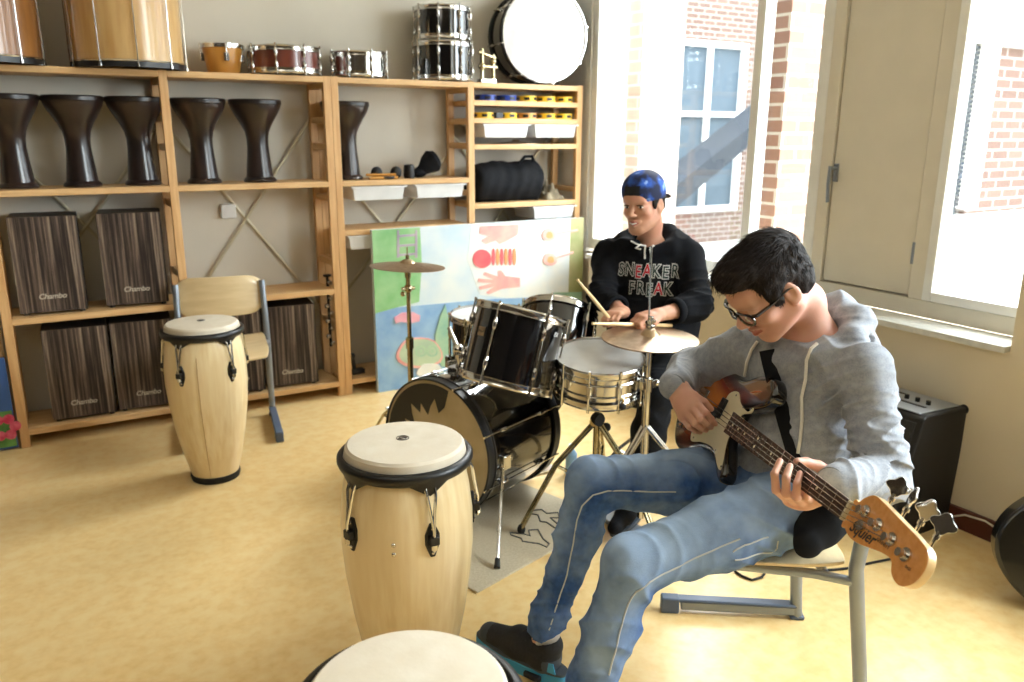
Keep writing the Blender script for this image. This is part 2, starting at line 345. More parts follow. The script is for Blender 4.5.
brace(S1, XA, XB-PW, .55, 1.5); brace(S1, XB, XC-.08, .5, 1.55)
S2 = thing('shelving_unit', 'pine shelving unit right of the double post, with white trays hung under its boards', 'shelving', (2.3, YF+.15, 0))
for x in (XC, XD, XE): side_frame(S2, x)
for z in (PT-.003, Z2, .962, Z4): board(S2, XC, XD-PW, z)
for z in (PT-.003, 1.682, 1.58, 1.428, 1.076, Z4): board(S2, XD, XE-PW, z)
brace(S2, XC, XD-PW, .45, 1.35); brace(S2, XD, XE-PW, .5, 1.5)
# wall socket, shelf far left, leaning flower canvas
o = thing('wall_socket', 'white wall socket on the back wall behind the cross brace', 'socket', (.93, YB, 1.03))
MB().box((.89, YB-.03, 1.03), (.97, YB, 1.11)).build('housing', 'white_plastic', o, bevel=.006); MB().cyl((.93, YB-.034, 1.07), (.93, YB-.028, 1.07), .026, n=20).build('insert', 'white_plastic', o)
o = thing('shelving_unit', 'low pine rack at the left edge, beyond the tall shelving', 'shelving', (-.5, 4.5, 0))
MB().box((-.9, 4.40, .5), (-.21, 4.66, .53)).build('shelf_board', 'pine_board', o, bevel=.002)
for x in (-.25, -.9): MB().box((x, 4.40, 0), (x+.035, 4.43, .5)).box((x, 4.63, 0), (x+.035, 4.66, .5)).build('side_frame', 'pine', o, bevel=.002)
pc = mat('flower_paint', (58, 92, 150), .7)
mat('paint_green', (70, 120, 56), .7, c2=(110, 160, 80), sc=14); mat('paint_pink', (200, 50, 84), .7, c2=(226, 110, 130), sc=30); mat('paint_yellow', (226, 180, 70), .7)
cv = thing('painted_canvas', 'small flower painting leaning under the low rack at the left edge', 'painting', (-.35, 4.36, 0))
MB().box((-.62, 4.355, .01), (-.205, 4.375, .46)).build('canvas', 'flower_paint', cv, smooth=0)
fl = MB(); fl.box((-.61, 4.352, .02), (-.21, 4.355, .2))
fl.build('painted_grass', 'paint_green', cv, smooth=0)
fl = MB()
for x, z, r in ((-.25, .12, .045), (-.36, .2, .05), (-.47, .13, .04)):
    for k in range(6): fl.cyl((x+r*math.cos(k*1.047), 4.349, z+r*math.sin(k*1.047)), (x+r*math.cos(k*1.047), 4.354, z+r*math.sin(k*1.047)), r*.55, n=14)
fl.build('painted_flower', 'paint_pink', cv); MB().box((-.6, 4.351, .25), (-.3, 4.355, .34)).build('painted_band', 'paint_yellow', cv, smooth=0)
b = thing('hardback_book', 'yellow and dark books box on the low rack at the left edge', 'box', (-.4, 4.5, .53))
MB().box((-.6, 4.41, .53), (-.215, 4.6, .62)).build('box_body', 'paint_yellow', b, bevel=.004); MB().box((-.6, 4.409, .535), (-.215, 4.413, .56)).build('box_band', 'black_paint', b, smooth=0)
b.name = 'storage_box'; b['label'] = 'yellow box with a dark band on the low rack at the left edge'
# ---------------------------------------------------------------- goblet drums
def goblet():
    t = thing('goblet_drum', '', 'drum', (0, 0, 0))
    MB().lathe([(0.0840, 0), (0.0859, .008), (0.0821, .016), (0.0707, .026), (0.0649, .08), (0.0583, .14), (0.0554, .18), (0.0563, .215), (0.0630, .25), (0.0783, .283), (0.0984, .316), (0.1165, .345), (0.1270, .365), (0.1308, .378), (0.1318, .384)], 48).build('body', 'dark_clay', t)
    MB().ring([(0.1318, .38), (0.1356, .386), (0.1356, .402), (0.1308, .408), (0.1203, .408), (0.1203, .38)], 48).build('rim', 'dark_rim', t)
    MB().lathe([(0.1222, .395), (0.1222, .402)], 40).build('drum_head', 'black_paint', t)
    return t
gp = goblet(); gx = [-.045, .226, .497, .794, 1.08, 1.575]
gl = ['leftmost dark goblet drum on the shelf, cut by the picture edge', 'second dark goblet drum from the left on the shelf', 'third dark goblet drum, just left of the shelf post below the wooden barrel drum', 'dark goblet drum just right of the post, below the little honey bongo', 'dark goblet drum below the reddish snare drum, fifth in the row', 'lone dark goblet drum right of the double post, half hidden by it']
for k, x in enumerate(gx): place(gp, (x, YF+.155, Z2), k*1.1, gl[k], k == 0, 'dark goblet drums in a row on the shelf').scale = (1, 1, 1.045)
# ---------------------------------------------------------------- cajons
def cajon():
    t = thing('cajon', '', 'box drum')
    MB().box((-.145, -.12, .012), (.145, .125, .47)).build('body', 'cajon_side', t, bevel=.006)
    MB().box((-.143, -.125, .013), (.143, -.12, .469)).build('front_panel', 'zebra_front', t, smooth=0)
    T = Matrix(((1, 0, 0, .0), (0, 0, -1, -.1255), (0, 1, 0, .088), (0, 0, 0, 1)))
    text_mb('Chambo', .036, T, .0004, shear=.2, space=.95, offset=.0004).build('logo', 'logo_print', t, smooth=0)
    MB().ring([(.05, -.02), (.055, -.02), (.055, 0), (.05, 0)], 28, frame((1, 0, 0), (0, 0, 1), (.146, .03, .3))).build('side_port', 'black_paint', t)
    for x in (-.12, .12):
        for y in (-.1, .1): MB().cyl((x, y, 0), (x, y, .013), .012).build('foot', 'black_rubber', t)
    return t
cj = cajon()
for k, (x, y, rz, z, lab) in enumerate(((.035, 4.60, -3, Z3, 'striped dark box drum on the left of the middle shelf'), (.415, 4.565, -7, Z3, 'striped dark box drum on the right of the middle shelf, beside the post'),
        (.105, 4.605, -3, Z4, 'striped dark box drum at the left of the bottom shelf'), (.41, 4.595, -5, Z4, 'striped dark box drum on the bottom shelf, just behind the pale conga'),
        (.865, 4.60, -6, Z4, 'striped dark box drum on the bottom shelf behind the school chair'), (1.17, 4.60, -7, Z4, 'striped dark box drum on the bottom shelf right of the school chair leg'))):
    place(cj, (x, 4.525, z), math.radians(rz), lab, k == 0, 'striped box drums on the lower shelves')
# ---------------------------------------------------------------- drums
def drum(name, label, T, r, h, shell, head='drum_head', hoop='chrome', lugs=8, cat='drum', group=None, lugw=.012, a0=0., base=None, heads=(True, True), bands=0, lugmat='chrome', hh=.018, short=False):
    """T: matrix at the bottom centre, local z = drum axis."""
    o = Vector(base) if base is not None else T.translation
    t = thing(name, label, cat, o, 0, group)
    MB().ring([(r, .004), (r, h-.004), (r-.008, h-.004), (r-.008, .004)], 64, T).build('shell', shell, t)
    if heads[0]: MB().lathe([(0.001, h+.001), (r-.006, h+.001), (r+.002, h-.001), (r+.002, h-.008)], 64, T, caps=False).build('batter_head', head, t)
    if heads[1]: MB().lathe([(0.001, -.001), (r-.006, -.001), (r+.002, .001), (r+.002, .008)], 64, T, caps=False).build('resonant_head', head, t)
    for z0, s in ((h, 1), (0, -1)):
        MB().ring([(r+.003, z0-s*hh), (r+.005, z0-s*hh), (r+.005, z0-s*.001), (r+.002, z0+s*.006), (r+.006, z0+s*.008), (r+.009, z0+s*.003), (r+.007, z0-s*.003), (r+.008, z0-s*hh*.9), (r+.012, z0-s*hh), (r+.012, z0-s*hh*1.15), (r+.003, z0-s*hh*1.15)], 64, T).build('hoop', hoop, t)
    if bands:
        b = MB()
        for i in range(bands): b.torus(r+.001, .0035, 64, 6, T, z=h*(i+1)/(bands+1))
        b.build('bead', hoop, t)
    for k in range(lugs):
        a = a0+2*math.pi*k/lugs; R = T @ Matrix.Rotation(a, 4, 'Z')
        l = MB()
        if short:
            l.box((r-.001, -lugw, h*.5-.024), (r+.016, lugw, h*.5+.024), R); lo = l.build('lug', lugmat, t, bevel=.003)
        else:
            for zc in (h*.24, h*.76):
                l.ball((r+.008, 0, zc), (.011, lugw*.8, .026), 12, R); l.box((r-.001, -lugw*.6, zc-.02), (r+.01, lugw*.6, zc+.02), R)
            l.cyl((r+.011, 0, h*.24), (r+.011, 0, h*.76), .003, n=8, T=R); lo = l.build('lug', lugmat, t)
        rd = MB(); rd.cyl((r+.012, 0, h+.004), (r+.012, 0, h*.78 if not short else h*.6), .0032, n=8, T=R); rd.cyl((r+.012, 0, h+.002), (r+.012, 0, h+.014), .005, n=8, T=R)
        rd.build('tension_rod', lugmat, lo); rd = MB(); rd.cyl((r+.012, 0, -.004), (r+.012, 0, h*.22 if not short else h*.4), .0032, n=8, T=R); rd.cyl((r+.012, 0, -.002), (r+.012, 0, -.014), .005, n=8, T=R)
        rd.build('tension_rod', lugmat, lo)
    return t
TR = Matrix.Translation
YT = YF+.15
o = drum('snare_drum', 'reddish wooden snare drum with chrome hoops on top of the shelving', TR((1.25, YT, PT+.013)), .178, .125, 'red_wood', a0=.3, short=False, lugs=8)
o = drum('snare_drum', 'small chrome snare drum on top of the shelving, left of the black drums', TR((1.665, YT, PT+.013)), .15, .12, 'chrome', a0=.1, lugs=8)
o = drum('tom_drum', 'black tom drum under another one on top of the shelving', TR((2.185, YT, PT+.013)), .165, .20, 'black_lacquer', a0=.2, lugs=8)
o = drum('tom_drum', 'black tom drum stacked on top of another, upper edge of the picture', TR((2.185, YT, PT+.235)), .155, .17, 'black_lacquer', a0=.2, lugs=8)
# little honey-coloured bongo
t = thing('bongo_drum', 'small honey-coloured bongo with a chrome rim on top of the shelving', 'drum', (.935, YT, PT-.003))
T = TR((.935, YT, PT-.003))
MB().lathe([(.075, 0), (.08, .01), (.095, .1), (.098, .13)], 48, T).build('shell', 'honey_wood', t)
MB().ring([(.1, .125), (.106, .125), (.106, .145), (.1, .145)], 48, T).build('hoop', 'chrome', t); MB().lathe([(.098, .13), (.098, .139), (0.001, .14)], 48, T, caps=False).build('drum_head', 'conga_skin', t)
for k in range(4):
    R = T @ Matrix.Rotation(.4+k*math.pi/2-2.0, 4, 'Z'); MB().box((.09, -.012, .06), (.108, .012, .10), R).cyl((.107, 0, .06), (.107, 0, .15), .004, n=8, T=R).build('lug', 'chrome', t, bevel=.002)
# two large wooden barrel drums
for k, (x, lab) in enumerate(((-.12, 'large brown wooden drum in the upper left corner of the picture'), (.485, 'large pale wooden drum with thin rods on the shelving top, beside a darker one'))):
    t = thing('floor_drum', lab, 'drum', (x, YF+.08, PT)); T = TR((x, YF+.08, PT-.003))
    MB().ring([(.245, .02), (.248, .5), (.24, .5), (.238, .02)], 64, T).build('shell', 'surdo_wood' if k else 'surdo_dark', t)
    for z in (.0, .5): MB().ring([(.246, z), (.254, z), (.254, z+.026), (.246, z+.026)], 64, T).build('hoop', 'black_paint', t)
    for z in (.028, .496): MB().torus(.253, .0035, 64, 6, T, z=z).build('hoop_wire', 'chrome', t)
    MB().lathe([(.246, .51), (.246, .52), (.001, .522)], 48, T, caps=False).build('drum_head', 'drum_head', t)
    for i in range(10):
        a = .35+i*2*math.pi/10; R = T @ Matrix.Rotation(a, 4, 'Z'); MB().cyl((.258, 0, .0), (.258, 0, .53), .003, n=8, T=R).cyl((.258, 0, -.0), (.258, 0, .012), .007, n=8, T=R).build('tension_rod', 'chrome', t)
    WM
# black bass drum lying on its shell, pale head towards the room
c0 = Vector(tuple(at(545, 38, 'y', 4.37))); c0.z = PT+.287; nrm = Vector((-.16, -.985, 0)).normalized()
nv = np.array(nrm); T = frame(nrm, (0, 0, 1), c0-nrm*.24)
t = drum('bass_drum', 'black bass drum with a large white head, on its side on top of the shelving', T, .272, .24, 'black_lacquer', a0=.2, lugs=8, hh=.03, base=(2.7, 4.45, PT), hoop='black_paint', lugmat='chrome')
MB().torus(.276, .003, 72, 6, T, z=.248).build('hoop_wire', 'chrome', t)
MB().lathe([(.001, .2425), (.03, .2425), (.032, .2415)], 30, T, caps=False).build('centre_patch', 'white_plastic', t)
# chrome tom bracket standing left of the bass drum
t = thing('tom_bracket', 'chrome tom holder bracket on the shelving top between the toms and the bass drum', 'bracket', (2.4, 4.41, PT))
MB().box((2.375, 4.375, PT-.003), (2.475, 4.44, PT+.02)).build('foot_plate', 'chrome', t, bevel=.003)
MB().cyl((2.39, 4.40, PT), (2.39, 4.40, PT+.19), .012).cyl((2.465, 4.40, PT), (2.465, 4.40, PT+.16), .012).cyl((2.37, 4.40, PT+.09), (2.49, 4.40, PT+.09), .011).cyl((2.37, 4.4, PT+.17), (2.48, 4.4, PT+.14), .010).ball((2.39, 4.4, PT+.09), .022).ball((2.465, 4.4, PT+.12), .02).build('rods', 'old_chrome', t)
# ---------------------------------------------------------------- trays and small things on the right unit
def tray():
    t = thing('storage_tray', '', 'tray'); x, y, h = .155, .13, .07
    v = MB(); o_ = [(-x, -y), (x, -y), (x, y), (-x, y)]
    vs = []
    for s, z in ((.93, 0), (1, h), (.97, h), (.9, .004)): vs += [(a*s, b_*s, z) for a, b_ in o_]
    fs = [(3, 2, 1, 0)]
    for l in range(3): fs += [(l*4+i, l*4+(i+1) % 4, l*4+4+(i+1) % 4, l*4+4+i) for i in range(4)]
    fs.append((12, 13, 14, 15)); v.add(vs, fs).build('tray_body', 'white_plastic', t, bevel=.003)
    r_ = MB(); e_ = .012
    r_.box((-x-e_, -y-e_, h), (x+e_, -y, h+.008)).box((-x-e_, y, h), (x+e_, y+e_, h+.008)).box((-x-e_, -y, h), (-x, y, h+.008)).box((x, -y, h), (x+e_, y, h+.008)).build('rim', 'white_plastic', t)
    return t
tp = tray()
for k, (x, z, lab) in enumerate(((1.705, Z2-.112, 'left white tray hung under the goblet drum shelf'), (2.09, Z2-.112, 'right white tray hung under the shelf with black headphones'), (2.54, 1.468, 'left white tray under the yellow tambourines'), (2.9, 1.468, 'right white tray under the yellow tambourines'),
        (2.9, .962, 'low white tray under the black bag shelf, behind the painting top'), (1.67, .85, 'white tray peeking out left of the big painting'))):
    place(tp, (x, YF+.14, z), 0, lab, k == 0, 'white plastic shelf trays')
def tamb(mt):
    t = thing('tambourine', '', 'tambourine'); r = .062
    MB().ring([(r, 0), (r, .034), (r-.007, .034), (r-.007, 0)], 40).build('ring', mt, t)
    for k in range(6):
        a = k*math.pi/3+.25; MB().box((r-.0055, -.017, .009), (r+.001, .017, .025), Matrix.Rotation(a, 4, 'Z')).cyl((r-.003, 0, .015), (r-.003, 0, .019), .012, n=12, T=Matrix.Rotation(a, 4, 'Z')).build('jingle', 'black_paint', t)
    return t
ty = tamb('yellow_plastic'); tb_ = tamb('blue_plastic'); to = tamb('orange_plastic')
for k, (src, f, x, z, lab) in enumerate(((tb_, 1, 2.43, 1.682, 'blue tambourine at the left of the upper small shelf'), (tb_, 0, 2.575, 1.682, 'blue tambourine second from left on the upper small shelf'), (ty, 1, 2.72, 1.682, 'yellow tambourine in the middle of the upper small shelf'), (ty, 0, 2.86, 1.682, 'yellow tambourine second from right on the upper small shelf'), (ty, 0, 2.99, 1.682, 'yellow tambourine at the right of the upper small shelf'),
        (ty, 0, 2.415, 1.58, 'yellow tambourine at the left of the lower small shelf'), (ty, 0, 2.58, 1.58, 'yellow tambourine beside the black box on the lower small shelf'), (to, 1, 2.72, 1.58, 'orange tambourine in the middle of the lower small shelf'), (ty, 0, 2.865, 1.58, 'yellow tambourine second from right on the lower small shelf'), (ty, 0, 2.99, 1.58, 'yellow tambourine at the right of the lower small shelf'))):
    place(src, (x, YF+.075, z), k*.4, lab, f, 'tambourines on the small shelves')
tag(base_shift(MB().box((2.478, YF+.03, 1.58), (2.528, YF+.12, 1.615)).build('small_box', 'black_paint', bevel=.003), (2.5, YF+.07, 1.58)), 'small black box between two yellow tambourines', 'box')
o = MB().lathe([(.001, .022), (.02, .022), (.03, .01), (.15, .0), (.15, .003), (.03, .014), (.02, .026)], 48, TR((2.69, YF+.15, 1.428)), caps=False).build('small_cymbal', 'brass_cymbal'); tag(base_shift(o, (2.69, YF+.15, 1.428)), 'small cymbal lying flat under the white trays', 'cymbal')
# ================================================================ congas
def conga(name, label, c, az, nl=5, seam=None, sc=1., view=None, mark=True, ring=True, hr=1.):
    t = thing(name, label, 'conga', (c[0], c[1], 0)); T = TR((c[0], c[1], 0)) @ Matrix.Scale(sc, 4)
    f = Vector((c[0], c[1], 0)).normalized(); base = math.atan2(-f.y, -f.x)       # azimuth of the side facing the room's viewer
    MB().lathe([(.098, .012), (.106, .04), (.13, .14), (.151, .25), (.166, .36), (.174, .46), (.173, .54), (.165, .61), (.154, .67), (.148, .69)], 72, T).build('shell', 'ash_wood', t)
    MB().ring([(.096, 0), (.104, 0), (.109, .018), (.107, .03), (.099, .03)], 48, T).build('base_ring', 'black_rubber', t)
    MB().lathe([(r*hr, z) for r, z in [(.157, .678), (.159, .70), (.154, .722), (.147, .7285), (.12, .731), (.06, .732), (.001, .732)]], 72, T, caps=False).build('drum_head', 'conga_skin', t)
    # comfort rim with pointed tabs at the lugs
    n = 160; lz = []
    for k in range(n):
        a = 2*math.pi*k/n; d = min(abs((a-(base+az+2*math.pi*i/nl)+math.pi) % (2*math.pi)-math.pi) for i in range(nl))
        lz.append(.030*max(0, 1-d/.30)**1.0)
    prof = [(.158, .676, 1), (.167, .674, 1), (.172, .679, 0), (.1755, .688, 0), (.175, .698, 0), (.169, .705, 0), (.160, .706, 0), (.157, .69, 0)]
    vs = []; fs = []
    for r, z, dn in prof:
        for k in range(n):
            a = 2*math.pi*k/n; vs.append((r*math.cos(a), r*math.sin(a), z-(lz[k] if dn else 0)))
    m_ = len(prof)
    for i in range(m_):
        j = (i+1) % m_
        for k in range(n): fs.append((i*n+k, i*n+(k+1) % n, j*n+(k+1) % n, j*n+k))
    MB().add(vs, fs, T).build('rim', 'black_paint', t, smooth=50)
    for i in range(nl):
        R = T @ Matrix.Rotation(base+az+2*math.pi*i/nl, 4, 'Z')
        rod = MB().tube([(.166, .012, .665), (.174, .011, .648), (.179, .006, .61), (.188, .0, .56), (.188, 0, .505)], .0042, 8, R).tube([(.166, -.012, .665), (.174, -.011, .648), (.179, -.006, .61), (.188, 0, .56)], .0042, 8, R)
        pl = MB().prism([(-.006, .575), (.006, .575), (.019, .545), (.019, .52), (.006, .485), (-.006, .485), (-.019, .52), (-.019, .545)], .168, .178, R @ Matrix(((0, 0, 1, 0), (1, 0, 0, 0), (0, 1, 0, 0), (0, 0, 0, 1))))
        pl.box((.176, -.013, .522), (.193, .013, .545), R); po = pl.build('lug_plate', 'black_paint', t, bevel=.0025)
        rod.cyl((.188, 0, .51), (.188, 0, .524), .008, n=6, T=R); rod.build('tension_rod', 'chrome', po)
        bt = MB(); [bt.ball((.178, 0, z), (.004, .005, .005), 10, R) for z in (.562, .497)]; bt.build('bolt', 'chrome', po)
    R = T @ Matrix.Rotation(base-math.radians(12), 4, 'Z'); bt = MB()
    if mark: [bt.ball((.173, 0, z), (.004, .006, .006), 12, R) for z in (.525, .500)]; bt.build('bolt', 'chrome', t)
    if seam:
        pts = [(.1685, 0, .36-.0), (.1765, 0, .46), (.1755, 0, .54), (.1675, 0, .61)]
        MB().tube([(.1085, 0, .04), (.1325, 0, .14), (.1535, 0, .25), (.1685, 0, .36), (.1763, 0, .46), (.1753, 0, .54), (.1675, 0, .61)], .0012, 6, T @ Matrix.Rotation(base+seam, 4, 'Z')).build('seam', 'ply_edge', t)
    # printed ring mark near the middle of the head
    mk = MB(); mk.torus(.016, .0012, 32, 5, T @ TR((.0, .015, .7325))); mk.torus(.010, .001, 24, 5, T @ TR((.0, .015, .7325))); mk.box((-.012, .012, .7322), (.012, .018, .7335), T)
    if ring: mk.build('maker_mark', 'dark_clay', t)
    return t
C1 = at(405, 442.5, 'z', .725); conga('conga_drum', 'pale wooden conga in the middle foreground, in front of the drum kit', C1, math.radians(-52), view=1)
C2 = (.56, 3.555); conga('conga_drum', 'pale wooden conga standing before the school chair and shelving', C2, math.radians(-36), seam=math.radians(-12), mark=False, sc=.975)
C3 = at(408, 690, 'z', .725); conga('conga_drum', 'conga cut by the bottom picture edge, only its head and black rim showing', C3, math.radians(-20), mark=False, ring=False, hr=.945)
# ================================================================ rug
ra = math.radians(16); rc = at(477, 594, 'z', 0); RM = Matrix.Translation((rc[0], rc[1], 0)) @ Matrix.Rotation(ra, 4, 'Z')
t = thing('rug', 'beige rug with outlined hand shapes under the drum kit', 'rug', (rc[0], rc[1], 0), ra)
MB().box((0, 0, 0), (.74, .78, .008), RM).build('pile', 'rug_pile', t, bevel=.003)
def rugline(pts):
    P = [at(470+x/3.41, 430+y/3.41, 'z', .0085) for x, y in pts]; return MB().tube(P, .0035, 6, closed=True)
for pts in ([(205, 275), (245, 272), (262, 285), (300, 282), (305, 300), (275, 300), (300, 322), (290, 335), (262, 315), (240, 312), (232, 290), (208, 286)],
            [(135, 350), (185, 355), (205, 362), (200, 342), (232, 340), (250, 372), (270, 388), (262, 400), (235, 388), (205, 384), (180, 380), (175, 370), (140, 358)],
            [(320, 240), (350, 235), (365, 250), (395, 250), (380, 265), (350, 268), (322, 258)]):
    rugline(pts).build('hand_outline', 'rug_line', t)
# ================================================================ big painting
PY = 4.305
t = thing('mural_painting', 'large childlike painting with hands and fish, leaning on the shelving behind the drum kit', 'painting', (2.35, PY+.015, 0))
tl, tr_ = at(371, 229, 'y', PY), at(584, 219.5, 'y', PY)
MB().box((tl[0]+.005, PY, 0), (tr_[0], PY+.03, .962)).build('canvas', 'paint_sky', t, smooth=0) if mat('paint_sky', (190, 214, 230), .7, c2=(214, 226, 232), sc=4, c3=(226, 232, 230), sc3=3) else 0
for n_, c_, d_ in (('paint_leaf', (132, 190, 128), (160, 204, 150)), ('paint_white', (236, 236, 228), (222, 230, 232)), ('paint_water', (128, 168, 214), (156, 192, 222)), ('paint_olive', (150, 156, 104), (176, 170, 124)), ('paint_teal', (140, 188, 170), (176, 206, 170)),
                   ('paint_lilac', (160, 146, 170), (190, 176, 190)), ('paint_red', (226, 96, 104), (236, 120, 120)), ('paint_skin', (240, 190, 176), (232, 160, 156)), ('paint_orange', (230, 170, 110), (240, 150, 110)), ('paint_fish', (196, 212, 180), (170, 196, 170)), ('paint_rose', (220, 150, 170), (236, 176, 190))):
    mat(n_, c_, .75, c2=d_, sc=9, detail=6)
lay = [0]
def blot(name, m, pts, wob=0):
    lay[0] += 1; P = [at(360+x/3.59, 210+y/3.59, 'y', PY) for x, y in pts]
    P = [(min(max(p[0], tl[0]+.005), tr_[0]), min(max(p[2], .001), .962)) for p in P]
    MB().prism(P, 0, .0006+.00035*lay[0], Matrix(((1, 0, 0, 0), (0, 0, -1, PY), (0, 1, 0, 0), (0, 0, 0, 1)))).build(name, m, t, smooth=0)
def ell(cx, cy, rx, ry, n=22, w=.08): return [(cx+rx*math.cos(a)*(1+w*math.sin(3*a)), cy+ry*math.sin(a)*(1+w*math.cos(2*a))) for a in [2*math.pi*k/n for k in range(n)]]
blot('painted_leafage', 'paint_leaf', [(36, 70), (215, 60), (222, 200), (212, 330), (130, 350), (50, 372)])
blot('painted_light', 'paint_white', [(400, 50), (756, 30), (752, 300), (560, 320), (430, 305), (385, 180)])
blot('painted_bark', 'paint_olive', [(756, 30), (812, 26), (815, 560), (765, 560), (748, 290)])
blot('painted_water', 'paint_water', [(50, 372), (130, 350), (330, 332), (470, 320), (700, 310), (700, 700), (70, 740)])
blot('painted_bank', 'paint_teal', [(600, 318), (700, 296), (815, 292), (815, 350), (700, 352)])
for x in (133, 198): blot('painted_ladder', 'paint_lilac', [(x, 72), (x+7, 72), (x+8, 170), (x-1, 172)])
for y in (90, 125, 158): blot('painted_ladder', 'paint_lilac', [(133, y), (204, y-5), (204, y+3), (133, y+8)])
def hand(cx, cy, s, fl, ang=0):
    pts = [(-70, -14), (-20, -20), (-5, -40), (6, -38), (4, -18), (50, -34), (56, -25), (22, -8), (72, -12), (74, 0), (24, 4), (70, 16), (66, 26), (18, 16), (46, 36), (38, 42), (-5, 24), (-30, 20), (-70, 16)]
    return [(cx-fl*x*s, cy+y*s) for x, y in pts]
blot('painted_hand', 'paint_skin', [(430, 58), (570, 52), (566, 88), (530, 108), (500, 122), (488, 108), (452, 120), (436, 108), (462, 92), (428, 84)])
blot('painted_hand', 'paint_skin', hand(500, 258, 1.05, 1))
blot('painted_ball', 'paint_red', ell(437, 175, 33, 34, w=.02))
for k in range(6): blot('painted_ring', 'paint_orange' if k % 2 else 'paint_red', ell(478+k*15, 168, 6, 32, 12, .05))
for cx, cy, ex, ey in ((676, 88, 780, 72), (680, 176, 764, 152)):
    blot('painted_mallet', 'paint_skin', [(cx, cy-3), (ex, ey-4), (ex, ey+3), (cx, cy+5)]); blot('painted_mallet', 'paint_skin', ell(cx, cy, 24, 24)); blot('painted_mallet', 'paint_orange', ell(cx+2, cy+2, 12, 13))
blot('painted_fish', 'paint_rose', [(122, 385), (150, 368), (190, 366), (214, 378), (212, 398), (180, 406), (148, 400), (126, 406)])
blot('painted_fin', 'paint_teal', [(268, 450), (286, 380), (304, 338), (318, 400), (322, 560), (290, 560), (270, 520)])
blot('painted_fish', 'paint_skin', ell(212, 512, 82, 60)); blot('painted_fish', 'paint_fish', ell(214, 510, 74, 52))
for cx in (216, 256): blot('painted_eye', 'paint_teal', ell(cx, 505, 20, 22)); blot('painted_eye', 'paint_fish', ell(cx, 505, 13, 15)); blot('painted_eye', 'paint_teal', ell(cx, 505, 6, 8))
blot('painted_cloud', 'paint_white', ell(250, 575, 46, 30, w=.15)); blot('painted_flower', 'paint_orange', ell(735, 322, 22, 12, w=.2))
# ================================================================ drum kit
def kitT(bot, top):
    b, t_ = Vector(tuple(bot)), Vector(tuple(top)); m_ = (b+t_)/2; return frame(t_-b, (CO[0]-m_.x, CO[1]-m_.y, CO[2]-m_.z), b), (t_-b).length
D90 = math.pi/2
ba = math.radians(21); bn = Vector((math.cos(ba), math.sin(ba), 0)); bf = Vector((1.25, 2.70, .296))
T = frame(bn, (0, 0, 1), bf)
bd = drum('bass_drum', 'large black bass drum lying in the middle of the kit, its front head facing left', T, .272, .455, 'black_lacquer', head='old_head', hoop='black_paint', lugs=8, a0=math.radians(22.5), hh=.034, base=(bf.x+.2, bf.y+.08, .008), lugw=.011)
hw = MB(); hw.torus(.2765, .0028, 72, 6, T, z=.036); hw.torus(.2765, .0028, 72, 6, T, z=.419); hw.build('hoop_inlay', 'chrome', bd)
pts = []
for k in range(25):
    a = math.radians(275+k*8); pts.append((.262*math.cos(a), .262*math.sin(a)))
for k in range(24, -1, -1):
    a = math.radians(275+k*8); r = .17+.035*((k*7) % 5-2)/2; pts.append((r*math.cos(a), r*math.sin(a)))
for i in range(24): pass
jg = MB()
for i in range(24): jg.prism([pts[i], pts[i+1], pts[-2-i], pts[-1-i]], -.004, -.0022, T)
jg.build('torn_head_film', 'black_paint', bd, smooth=0)
# spur legs with clamp brackets
for s in (1, -1):
    side = Vector((bn.y, -bn.x, 0))*s
    top = bf+bn*.10+side*.262+Vector((0, 0, -.02)); ft = Vector(tuple(at(497, 568, 'z', .012))) if s == 1 else bf-bn*.02+side*.36-Vector((0, 0, .284))
    if s == -1: top = bf+bn*.10+side*.262+Vector((0, 0, -.02))
    top = top+Vector((0, 0, .0)); up = (top-ft).normalized()
    l = MB(); l.cyl(ft, top+up*.05, .0062, n=10); l.cyl(ft+(top-ft)*.32, ft+(top-ft)*.36, .009, n=10); lo = l.build('spur_leg', 'chrome', bd)
    MB().cyl(ft-up*.0, ft+up*.035, .012, .009, n=12).build('rubber_foot', 'black_rubber', lo)
    k = MB(); k.box((-.022, -.03, -.028), (.022, .03, .028), frame(side, (0, 0, 1), top+side*-.004)); k.cyl(top-up*.03, top+up*.03, .014, n=12); k.ball(top+bn*.04, .012, 10); k.build('spur_bracket', 'chrome', lo, bevel=.004)
# mount for the toms on top of the shell
mp_ = bf+bn*.14+Vector((0, 0, .272)); k = MB(); k.box((-.035, -.03, -.008), (.035, .03, .03), frame((0, 0, 1), bn, mp_)); k.cyl(mp_, mp_+Vector((0, 0, .10)), .012); k.ball(mp_+Vector((.0, 0, .10)), .024, 12)
k.cyl(mp_+Vector((0, 0, .1)), mp_+Vector((.02, .12, .16)), .009); k.cyl(mp_+Vector((0, 0, .1)), mp_+Vector((.10, -.10, .12)), .009); k.cyl(mp_+Vector((-.05, 0, .05)), mp_+Vector((.05, 0, .05)), .009); k.build('tom_mount', 'chrome', bd, bevel=.003)
tag(base_shift(MB().lathe([(.0, 0), (.022, 0), (.022, .006), (0, .008)], 24, TR(tuple(bf+bn*.06+Vector((0, 0, .277))))).build('lid_disc', 'conga_skin'), bf+bn*.06+Vector((0, 0, .277))), 'small cream lid lying on top of the bass drum', 'lid')
